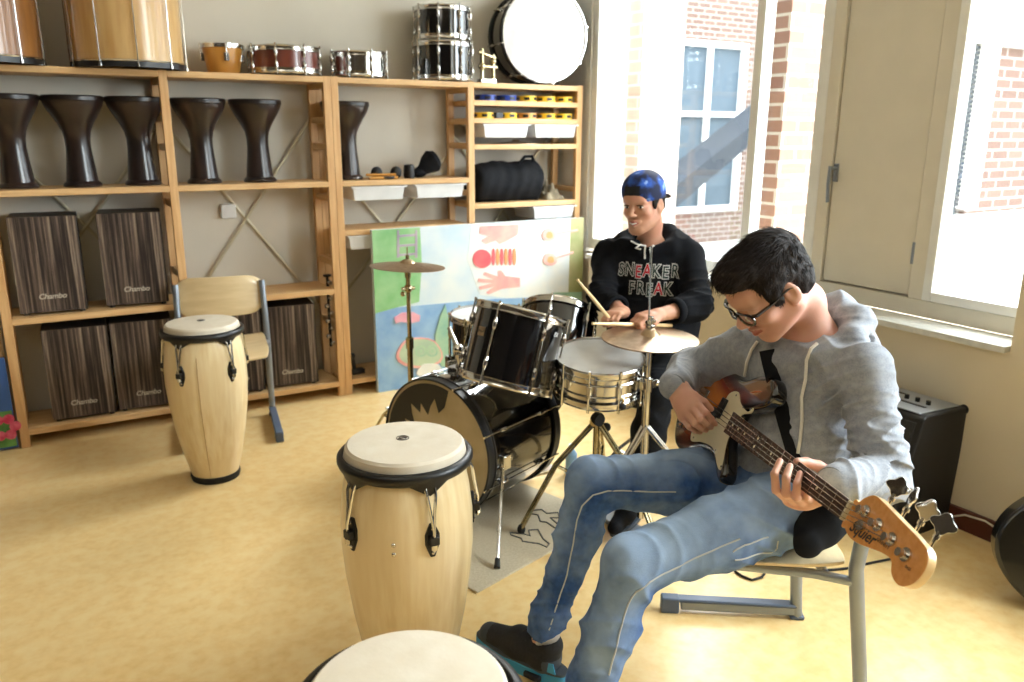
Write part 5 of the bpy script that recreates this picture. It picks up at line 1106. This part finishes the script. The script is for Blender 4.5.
for l_ in range(len(lev)-1): fs += [(l_*ns+i, l_*ns+(i+1) % ns, (l_+1)*ns+(i+1) % ns, (l_+1)*ns+i) for i in range(ns)]
ob = MB().add(vs, fs, GM)
# face grid inside the outline
import bmesh
def in_poly(p, poly):
    c = False
    for i in range(len(poly)):
        a, b = poly[i-1], poly[i]
        if (a[1] > p[1]) != (b[1] > p[1]) and p[0] < (b[0]-a[0])*(p[1]-a[1])/(b[1]-a[1]+1e-12)+a[0]: c = not c
    return c
bodym = ob.build('body', 'sunburst', bg_, smooth=40)
me = bodym.data; bm = bmesh.new(); bm.from_mesh(me); bm.verts.ensure_lookup_table()
top_i = [(len(lev)-1)*ns+i for i in range(ns)]; bot_i = list(range(ns)); inv = WM[bg_].inverted() @ GM; inner = offs(sg*.010)
for idx, zz in ((top_i, 0.), (bot_i, -th)):
    loop = [bm.verts[i] for i in idx]
    es = [bm.edges.get((loop[i-1], loop[i])) for i in range(ns)]; es = [e2 for e2 in es if e2]
    bmesh.ops.triangle_fill(bm, edges=es, use_beauty=True)
bmesh.ops.subdivide_edges(bm, edges=[e2 for e2 in bm.edges if e2.calc_length() > .02], cuts=3, use_grid_fill=True)
bmesh.ops.triangulate(bm, faces=[f for f in bm.faces if len(f.verts) > 4])
for _q in range(2): bmesh.ops.subdivide_edges(bm, edges=[e2 for e2 in bm.edges if e2.calc_length() > .014], cuts=1); bmesh.ops.triangulate(bm, faces=[f for f in bm.faces if len(f.verts) > 4])
bmesh.ops.triangulate(bm, faces=[f for f in bm.faces if len(f.verts) > 4]); bmesh.ops.recalc_face_normals(bm, faces=bm.faces); bm.to_mesh(me); bm.free()
gi = inv.inverted(); BO = np.array(bo); vals = []
for v in me.vertices:
    q = gi @ v.co; d = np.sqrt(((BO-np.array([q.x, q.y]))**2).sum(1)).min(); vals.append(min(1, d/.085) if q.z > -.004 else min(.1, d))
at_ = me.attributes.new('wear', 'FLOAT', 'POINT'); at_.data.foreach_set('value', np.array(vals, np.float32))
me.polygons.foreach_set('use_smooth', [True]*len(me.polygons)); me.set_sharp_from_angle(angle=math.radians(35))
pg = spline([(.028, .066), (.01, .050), (-.045, .058), (-.085, .080), (-.125, .066), (-.135, .03), (-.15, -.02), (-.20, -.045), (-.235, -.075), (-.215, -.112), (-.15, -.095), (-.07, -.086), (-.01, -.112), (.018, -.118), (.012, -.096), (-.01, -.062), (-.02, -.035), (-.018, .0), (-.01, .034), (.03, .052)], 5)
po = MB().prism(pg, .0, .0028, GM).build('pickguard', 'pickguard', bg_, bevel=.0006)
for x, y in ((.018, -.108), (-.05, -.085), (-.13, -.093), (-.205, -.100), (-.02, .054), (-.085, .070), (.02, .060)): MB().cyl((x, y, .0028), (x, y, .0038), .003, n=10, T=GM).build('screw', 'chrome', po)
for x, y in ((-.125, .018), (-.148, -.018)):
    pk = MB().box((x-.015, y-.029, .0028), (x+.015, y+.029, .011), GM).build('pickup', 'black_paint', bg_, bevel=.002)
    MB().cyl((x, y-.018, .011), (x, y-.018, .0125), .004, n=10, T=GM).cyl((x, y+.018, .011), (x, y+.018, .0125), .004, n=10, T=GM).build('pole_pieces', 'chrome', pk)
MB().box((-.285, -.038, .0), (-.245, .038, .004), GM).box((-.287, -.038, .0), (-.283, .038, .016), GM).build('bridge', 'chrome', bg_, bevel=.001)
for x, y in ((-.25, -.085), (-.285, -.095), (-.315, -.10)): MB().cyl((x, y, .0), (x, y, .016), .009, n=16, T=GM).build('control_knob', 'chrome', bg_)
MB().cyl((.06, .118, -.02), (.082, .128, -.02), .006, T=GM).build('strap_button', 'chrome', bg_)
# neck, fingerboard, frets, strings
w0, w1_ = .030, .0205; nb_ = [(-.04, -w0, 0), (LN+.0, -w1_, 0), (LN, w1_, 0), (-.04, w0, 0)]
vs = []; fs = []; ns_ = 10
for i in range(14):
    x = -.04+(LN+.04)*i/13; w = w0+(w1_-w0)*i/13
    for k in range(ns_+1): a = math.pi*k/ns_; vs.append((x, w*math.cos(a), .004-.019*math.sin(a)))
for i in range(13): fs += [(i*(ns_+1)+k, i*(ns_+1)+(k+1) % (ns_+1), (i+1)*(ns_+1)+(k+1) % (ns_+1), (i+1)*(ns_+1)+k) for k in range(ns_+1)]
fs += [tuple(range(ns_+1))[::-1], tuple(13*(ns_+1)+k for k in range(ns_+1))]
nk_ = MB().add(vs, fs, GM).build('neck', 'maple_side', bg_)
MB().add([(-.045, -w0, .004), (LN, -w1_, .004), (LN, w1_, .004), (-.045, w0, .004), (-.045, -w0, .0095), (LN, -w1_, .0095), (LN, w1_, .0095), (-.045, w0, .0095)], [(0, 3, 2, 1), (4, 5, 6, 7), (0, 1, 5, 4), (1, 2, 6, 5), (2, 3, 7, 6), (3, 0, 4, 7)], GM).build('fingerboard', 'rosewood', bg_, smooth=0)
SCL = (LN+.04)/(1-2**(-20/12)); fx = lambda n: LN-SCL*(1-2**(-n/12))
for n in range(1, 21):
    x = fx(n); w = w1_+(w0-w1_)*(LN-x)/(LN+.04); MB().tube([(x, -w*.98, .0098), (x, w*.98, .0098)], .0012, 6, GM).build('fret', 'chrome', nk_)
for n in (3, 5, 7, 9, 12, 15, 17, 19):
    x = (fx(n)+fx(n-1))/2
    for y in ((-.011, .011) if n == 12 else (0,)): MB().cyl((x, y, .0094), (x, y, .0099), .0035, n=14, T=GM).build('inlay_dot', 'inlay', nk_)
MB().box((LN-.003, -w1_, .004), (LN+.003, w1_, .0125), GM).build('nut', 'inlay', bg_, smooth=0)
# headstock: four-in-line with machine heads along its upper edge
hd_ = (Tp-Nn); th_x = (hd_-nz*hd_.dot(nz)).normalized(); ang = math.atan2(th_x.dot(by), th_x.dot(bx)); GH = GM @ TR((LN, -.002, 0)) @ Matrix.Diagonal((1.16, 1.22, 1.1, 1))
hs = spline([(.0, .0215), (.012, .024), (.022, .036), (.040, .047), (.07, .045), (.12, .038), (.17, .031), (.198, .022), (.208, .0), (.200, -.026), (.178, -.040), (.155, -.034), (.140, -.018), (.115, -.018), (.085, -.024), (.055, -.030), (.03, -.030), (.012, -.024), (.0, -.0215)], 5)
hso = MB().prism(hs, -.012, .003, GH).build('headstock', 'maple_side', bg_, bevel=.001)
MB().prism([(x*.996+.0004, y*.985) for x, y in hs], .003, .0036, GH).build('headstock_face', 'maple', hso, smooth=0)
for k in range(4):
    x = .040+k*.041; y = .018-k*.0055
    MB().cyl((x, y, -.028), (x, y, -.012), .010, n=18, T=GH).box((x-.011, y-.012, -.017), (x+.011, yb-.004, -.012), GH).build('tuner_plate', 'chrome', bg_, bevel=.001) if False else None
    tn = MB().cyl((x, y, -.034), (x, y, -.012), .009, n=18, T=GH).cyl((x, y, -.028), (x, .04-.0045*k, -.028), .004, n=8, T=GH).cyl((x, y, .003), (x, y, .007), .0105, n=20, T=GH).cyl((x, y, .006), (x, y, .021), .0065, n=16, T=GH).torus(.0052, .0016, 16, 6, GH @ TR((x, y, .013))).build('tuning_post', 'chrome', bg_)
    yb = .040-.0045*k-(.003 if k == 0 else 0)
    s2 = MB().cyl((x, yb-.01, -.026), (x, yb+.024, -.028), .003, n=8, T=GH).cyl((x, yb+.012, -.028), (x, yb+.018, -.028), .0055, n=12, T=GH).build('tuner_shaft', 'chrome', tn)
    cl = []
    for j in range(36):
        a = 2*math.pi*j/36; r = .0175*(1+.17*math.cos(4*a)); cl.append((r*math.cos(a), .036+r*.85*math.sin(a)))
    KT = GH @ TR((x, yb, -.028)) @ Matrix.Rotation((1.1, -.45, 1.25, .85)[k], 4, 'Y'); MB().prism(cl, -.0016, .0016, KT).build('tuner_key', 'chrome', s2, bevel=.0008)
    xb = -.265; yst = .019-.0127*k; yn = .0150-.0100*k
    MB().tube([(xb, yst, .014), (LN, yn, .0135), (LN+x, y+.004, .014)], .0010 if k > 1 else .0013, 6, GM).build('string', 'chrome', bg_)
RX = Matrix(((1, 0, 0, 0), (0, 1, 0, 0), (0, 0, 1, 0), (0, 0, 0, 1)))
TL = GH @ TR((.055, -.012, .0037)) @ Matrix.Rotation(math.radians(2), 4, 'Z'); text_mb('Squier', .026, TL, .0003, shear=.35, offset=.0005).build('logo_lettering', 'black_paint', hso, smooth=0)
TL = GH @ TR((.108, -.006, .0037)); text_mb('AFFINITY', .0085, TL, .0003).build('series_lettering', 'black_paint', hso, smooth=0)
TL = GH @ TR((.178, -.012, .0037)); text_mb('BASS', .006, TL, .0003).build('small_lettering', 'black_paint', hso, smooth=0)
for k, (x, y) in enumerate(((.048, -.008),)): MB().cyl((x, y+.004, .003), (x, y+.004, .010), .009, n=16, T=GH).build('string_tree', 'chrome', bg_)
# strap over the shoulder
P = [p for p in on(SH, [(770, 352), (781, 400), (797, 458)], .010) if p is not None]
if len(P) == 3: P = [P[0]*(1-u)*(1-2*u)+P[1]*4*u*(1-u)+P[2]*u*(2*u-1) for u in np.linspace(0, 1, 12)]
MB().tube(P, [.020]*len(P), 12, flat=(tuple(-FW), .12)).build('strap', 'black_cloth', bg_, smooth=60) if len(P) > 2 else None
# black jacket hanging over the near side of the seat
S = Sdf(); P = [dep(822, 500, 2.02), dep(842, 515, 2.02), dep(835, 530, 1.98), dep(820, 546, 1.95), dep(806, 552, 1.94)]
S.chain([dep(806, 500, 2.04), dep(842, 502, 2.04)], [.045, .035], .03).chain([dep(838, 508, 1.99), dep(812, 545, 1.92)], [.052, .026], .03, flat=(tuple(FW), .45)).chain([dep(812, 512, 1.98), dep(804, 545, 1.92)], [.040, .024], .03, flat=(tuple(FW), .45)).chain([dep(845, 508, 2.0), dep(828, 530, 1.94)], [.036, .026], .03, flat=(tuple(FW), .45)); S.noise(.0025, 45, 9)
jk = sdf_obj('jacket', S, 'black_cloth', None, .004); tag(jk, 'black jacket bunched on the near side of the seat by the bass player', 'jacket')
# ================================================================ the drummer
D_ = dict(head=(643.5, 204, 3.17), neck=(650, 243, 3.28), shL=(689, 256, 3.25), shR=(609, 257, 3.36), elL=(699, 305, 3.12), wrL=(658, 315, 3.00), haL=(638, 318, 2.96), elR=(603, 297, 3.24), wrR=(622, 312, 3.08), haR=(611, 314, 3.02))
D_ = {k: dep(*v) for k, v in D_.items()}
D_.update(hipL=A_(2.235, 2.43, .575), hipR=A_(2.10, 2.58, .575), knL=A_(1.935, 2.19, .565), anL=A_(1.90, 2.26, .12), knR=A_(1.83, 2.70, .555), anR=A_(1.80, 2.86, .13))
dp = thing('person', 'smiling young man in a backwards blue cap and black printed hoodie, drumming', 'person', (2.165, 2.5, 0))
sx_ = Vector(tuple(D_['shL']-D_['shR'])); sx_.z = 0; sx_.normalize(); fwd_ = Vector((sx_.y, -sx_.x, 0)); sxn, fwn = np.array(sx_), np.array(fwd_)
HT2 = headT(D_['head'], (-.93, -.36, -.10), (-.12, 0, .99), .93)
hc_ = lambda x, y, z: np.array(HT2 @ Vector((x, y, z)))
S = Sdf(); add_head(S, HT2, .95, smile=1.)
S.chain([hc_(0, -.02, -.03), hc_(0, -.045, -.09), D_['neck']+A_(0, 0, -.01), D_['neck']+A_(0, 0, -.08)], [.050, .046, .048, .065], .03)
S.chain([A_(2.165, 2.50, .58), A_(2.16, 2.50, .75), (D_['shL']+D_['shR'])/2+A_(0, 0, -.1)], [.13, .12, .14], .04, flat=(tuple(fwn), .65)); S.cone(D_['shL'], D_['shR'], .045, .045, .05)
S.chain([D_['shL'], D_['elL'], D_['wrL']], [.045, .038, .0245], .012); S.chain([D_['shR'], D_['elR'], D_['wrR']], [.045, .038, .0245], .012)
for s in 'LR': S.chain([D_['hip'+s], D_['kn'+s], D_['an'+s], D_['an'+s]+A_(-.02, 0, -.07), D_['an'+s]+A_(-.14, -.06 if s == 'L' else .02, -.085)], [.075, .048, .034, .034, .026], .02)
S.cone(D_['hipL'], D_['hipR'], .09, .09, .04)
def grip(S, w, fwd, up, thumb=1, L=.080):
    f = np.array(Vector(tuple(fwd)).normalized()); u = Vector(tuple(up)); u = np.array((u-Vector(tuple(f))*u.dot(Vector(tuple(f)))).normalized()); s = np.cross(f, u)*thumb; w = np.array(w); mc = []; fi = []
    for i in range(4):
        m_ = w+f*(L-.004*abs(i-1))+s*(.027-.018*i); p = m_+f*.026-u*.016; d = p-f*.006-u*.023; t = d-f*.022-u*.002; mc.append(m_); fi.append([p, d, t])
    hand_rays(S, w, mc, fi, [w+f*.02+s*.02-u*.006, w+f*.045+s*.040-u*.014, w+f*.072+s*.040-u*.026, w+f*.092+s*.030-u*.032], r=.0088); return w+f*(L+.006)-u*.026, s
cL, sL = grip(S, D_['wrL'], D_['haL']-D_['wrL'], (0, 0, 1), -1); cR, sR = grip(S, D_['wrR'], D_['haR']-D_['wrR']+fwn*.03, (-.2, 0, 1), 1)
sdf_obj('body', S, ['skin_tan', 'lips'], dp, .0036, pick=lip_pick(HT2))
tm_ = MB().tube([hc_(-.017, .0925, -.0645), hc_(0, .0985, -.0685), hc_(.017, .0925, -.0645)], [.0015, .0034, .0015], 8).build('teeth', 'eye_white', dp)
for s in (-1, 1):
    e_ = MB().ball(tuple((s*.032, .0755, .0005)), (.0135, .0135, .0072), 16, HT2).build('eye', 'eye_white', dp); MB().ball((s*.032-.003, .0868, .000), (.0052, .003, .0052), 12, HT2).build('iris', 'eye_dark', e_)
    MB().tube([hc_(s*.018, .089, .0075), hc_(s*.032, .0925, .0095), hc_(s*.046, .082, .006)], [.0016, .0022, .0014], 8).build('eyelid', 'hair_dark', e_)
eb = MB()
for s in (-1, 1): eb.tube([hc_(s*.014, .0925, .021), hc_(s*.030, .089, .0265), hc_(s*.047, .076, .021)], [.0024, .0034, .0016], 8)
eb.build('eyebrows', 'hair_dark', dp)
S = Sdf(); S.T, S.sc = HT2, .95
S.ell((0, -.022, .035), (.0765, .094, .070), .01).ell((0, -.055, -.01), (.066, .052, .052), .02)
for s in (-1, 1): S.ell((s*.068, .022, .012), (.008, .016, .030), .01)
S.ell((0, .13, -.02), (.095, .085, .086), .008, cut=True); S.ell((0, .04, -.095), (.12, .12, .07), .008, cut=True)
for s in (-1, 1): S.ell((s*.082, -.008, -.008), (.022, .020, .030), .006, cut=True)
S.T, S.sc = Matrix(), 1.; S.noise(.0018, 160, 3); sdf_obj('hair', S, 'hair_dark', dp, .0035)
# cap worn back to front
m = mat('cap_print', (14, 24, 60), .8, c2=(40, 92, 190), sc=16, lo=.45, hi=.62, c3=(170, 200, 240), sc3=13, detail=6); m.node_tree.nodes['Color Ramp.001'].color_ramp.elements[0].position = .58
mat('cap_black', (14, 15, 20), .85)
cp = thing('baseball_cap', 'blue patterned cap worn backwards by the drummer', 'cap', tuple(hc_(0, -.02, .04)))
S = Sdf(); S.T, S.sc = HT2, .95; S.ell((0, -.018, .050), (.0825, .103, .090), .01).ell((0, .02, .062), (.074, .072, .066), .03)
S.ell((0, .0, -.10), (.2, .2, .128), .004, cut=True); S.T, S.sc = Matrix(), 1.
def cap_pick(c):
    Ti = np.array(HT2.inverted()); q = c @ Ti[:3, :3].T+Ti[:3, 3]; return ((q[:, 1] > .055) & (np.abs(q[:, 0]) < .036) & (q[:, 2] < .088) & (q[:, 2] > .03)).astype(int)
co = sdf_obj('crown', S, ['cap_print', 'cap_black'], cp, .0035, pick=cap_pick); SC_ = S
BT = HT2 @ TR((0, -.085, .030)) @ Matrix.Rotation(.38, 4, 'X'); out = [(.072*math.cos(a), -.005-.078*max(0, math.sin(a))**.8) for a in [math.pi*k/24 for k in range(25)]]
MB().prism(out, -.003, .003, BT).build('brim', 'cap_black', cp, bevel=.002)
MB().ball((0, -.018, .140), (.007, .007, .004), 10, HT2).build('button', 'cap_black', cp)
# hoodie
S = Sdf(); mid = (D_['shL']+D_['shR'])/2
S.chain([A_(2.165, 2.50, .56), A_(2.155, 2.49, .70), mid+A_(0, 0, -.09)], [.185, .175, .180], .05, flat=(tuple(fwn), .72)); S.cone(D_['shL']-sxn*.01, D_['shR']+sxn*.01, .070, .070, .05)
S.chain([D_['shL'], D_['elL']+A_(.0, 0, -.0), D_['elL']*.62+D_['wrL']*.38], [.066, .056, .050], .02); S.chain([D_['shR'], D_['elR'], D_['elR']*.55+D_['wrR']*.45], [.066, .056, .050], .02)
nk = D_['neck']; ringp = []
for k in range(9):
    a = math.pi*(1.5+.0)+2*math.pi*(k-4)/9*1.0; 
for u in (-1, -.75, -.5, -.2, 0, .2, .5, .75, 1):
    a = u*math.pi*.93; ringp.append(nk-fwn*(.085*math.cos(a))+sxn*(.112*math.sin(a))+A_(0, 0, .018-.04*abs(u)**1.5+(.02 if abs(u) < .3 else 0)))
S.chain(ringp, [.024, .030, .036, .040, .042, .040, .036, .030, .024], .02); S.ell(nk-fwn*.10+A_(0, 0, -.05), (.09, .09, .08), .03)
S.cone(nk+A_(0, 0, -.01), nk+np.array(fwn)*.06+A_(0, 0, .16), .056, .080, .012, cut=True)
S.folds(D_['elL'], D_['shL']-D_['elL'], .05, .006, .12, 3); S.folds(D_['elR'], D_['shR']-D_['elR'], .05, .006, .12, 3); S.folds(mid+fwn*.1+A_(0, 0, -.30), (.3, .2, 1), .07, .006, .14, 2); S.crease(.007, 22, 8); S.noise(.001, 30, 4); SD = S
dh = sdf_obj('hoodie', S, 'black_jersey', dp, .0045)
for w_, e2 in (('wrL', 'elL'), ('wrR', 'elR')):
    q = D_[e2]*.62+D_[w_]*.38 if w_ == 'wrL' else D_[e2]*.55+D_[w_]*.45; dv = D_[w_]-D_[e2]; dv /= np.linalg.norm(dv); MB().ring([(.044, -.02), (.050, -.012), (.051, .01), (.045, .016), (.036, .014), (.038, -.02)], 40, frame(dv, (0, 0, 1), q+dv*.045)).build('cuff', 'black_jersey', dh, smooth=60)
def drape(mb, S_, d, off, name, m_, parent):
    b = bmesh.new(); vs_ = [b.verts.new(v) for v in mb.v]
    for f_ in mb.f:
        try: b.faces.new([vs_[i] for i in f_])
        except ValueError: pass
    bmesh.ops.remove_doubles(b, verts=b.verts, dist=1e-5); bmesh.ops.triangulate(b, faces=b.faces)
    for _ in range(2): bmesh.ops.subdivide_edges(b, edges=[e3 for e3 in b.edges if e3.calc_length() > .010], cuts=1)
    bmesh.ops.triangulate(b, faces=b.faces); P = np.array([v.co for v in b.verts], dtype=np.float32); d = np.array(d, dtype=np.float32); t = np.zeros(len(P), np.float32)
    for _ in range(60): e_ = S_.ev(P+d*t[:, None]); t += np.clip(e_-off, -.01, .02)*.7
    Q = P+d*t[:, None]; fs_ = [[v.index for v in f_.verts] for f_ in b.faces]; b.verts.index_update(); fs_ = [[v.index for v in f_.verts] for f_ in b.faces]; b.free()
    return MB().add(Q, fs_).build(name, m_, parent, smooth=0, fix=False)
def chest(px, py, d=3.02): p = dep(px, py, d); return Matrix(((sx_.x, 0, fwd_.x, p[0]), (sx_.y, 0, fwd_.y, p[1]), (0, 1, 0, p[2]), (0, 0, 0, 1)))
pit = .0355
for row, (wd, cx, cy, red) in enumerate((('SNEAKER', 638, 280, (2, 3)), ('FREAK', 640, 299, (3,)))):
    for i, ch_ in enumerate(wd):
        T = chest(cx, cy) @ TR(((i-(len(wd)-1)/2)*pit, .004*math.sin(i*2.3), 0)) @ Matrix.Diagonal((1.0, 1.38, 1, 1))
        drape(text_mb(ch_, .050, T, 0, offset=.0032), SD, -fwn, .0022, 'print_outline', 'print_white', dh); drape(text_mb(ch_, .050, T, 0, offset=.0006), SD, -fwn, .0034, 'print_letter', 'print_red' if i in red else 'print_green', dh)
P = lambda pts: [p for p in [SD.march(x, y, d0=2.2, off=.004) for x, y in pts] if p is not None]
k = MB(); 
for pts in ([(631, 241.5), (637, 245), (644, 246.5), (651, 245), (658, 241.5)], [(645, 246), (640, 249.5), (636, 248.5), (640, 245.5), (645, 246)], [(645, 246), (651, 248.5), (654, 246.5), (650, 245), (645, 246)], [(645, 246.5), (644.5, 252), (645, 259)], [(647, 246.5), (650.5, 250), (651.5, 255)]):
    q = P(pts)
    if len(q) > 1: k.tube(q, .0034, 8)
k.build('drawstring', 'white_cord', dh)
# trousers and shoes
mat('black_denim', (16, 17, 20), .9, c2=(24, 25, 29), sc=120, spec=.2)
S = Sdf(); S.ell(A_(2.165, 2.50, .575), (.16, .16, .10), .04)
for s in 'LR': S.chain([D_['hip'+s], D_['hip'+s]*.5+D_['kn'+s]*.5, D_['kn'+s], D_['kn'+s]*.6+D_['an'+s]*.4, D_['an'+s]+A_(0, 0, .0)], [.098, .085, .068, .062, .052], .03)
S.folds(D_['knL'], D_['hipL']-D_['knL'], .05, .005, .1, 3); S.folds(D_['knR'], D_['hipR']-D_['knR'], .05, .005, .1, 3); S.crease(.006, 20, 3); sdf_obj('trousers', S, 'black_denim', dp, .006)
for an, a in ((D_['anL'], math.radians(118)), (D_['anR'], math.radians(80))):
    T = TR((an[0]+.02, an[1], .032 if an is D_['anL'] else .05)) @ Matrix.Rotation(a, 4, 'Z'); S = Sdf(); S.T = T; S.cone((0, .02, .045), (0, .12, .05), .036, .036, .02).cone((0, .12, .05), (0, .215, .035), .036, .028, .02).cone((0, .03, .05), (0, .02, .10), .036, .036, .02); S.cone((0, -.08, 0), (0, .32, 0), .05, .05, .004, flat=((0, 0, 1), .3), cut=True); S.T = Matrix()
    u = sdf_obj('shoe', S, 'black_denim', dp, .005); MB().prism([(x, y) for x, y in [(.04*math.cos(q)*(1.0), .10+.135*math.sin(q)) for q in [2*math.pi*j/28 for j in range(28)]]], .004, .020, T).build('sole', 'sock_cotton' if False else 'shoe_grey', u, bevel=.003)
# drumsticks
for k, (tip, c, lab) in enumerate(((dep(577, 279, 2.90), cR, 'wooden drumstick raised in the drummer\'s hand nearer the painting'), (dep(592, 323.5, 2.84), cL, 'wooden drumstick held level over the snare drum'))):
    tip, c = np.array(tip), np.array(c); d = (tip-c); L_ = np.linalg.norm(d); d /= L_; b = c-d*(.40-L_) if L_ < .36 else c-d*.06
    T = frame(d, (0, 0, 1), b); Ls = np.linalg.norm(tip-b); o = MB().lathe([(.003, 0), (.0068, .004), (.0072, .02), (.0072, Ls*.72), (.004, Ls*.95), (.0032, Ls*.965), (.0055, Ls*.98), (.005, Ls*.995), (.001, Ls)], 16, T).build('drumstick', 'maple_side'); tag(base_shift(o, tuple(b)), lab, 'drumstick')
# throne
t = thing('drum_stool', 'round black drum stool under the drummer', 'stool', (2.165, 2.50, 0))
MB().lathe([(.14, .40), (.165, .41), (.17, .44), (.165, .475), (.13, .485), (.001, .487)], 40, TR((2.165, 2.5, 0))).build('seat', 'gig_black', t); MB().cyl((2.165, 2.5, .15), (2.165, 2.5, .41), .014).build('post', 'chrome', t); tripod(t, 2.165, 2.5, .28, .24, .6)
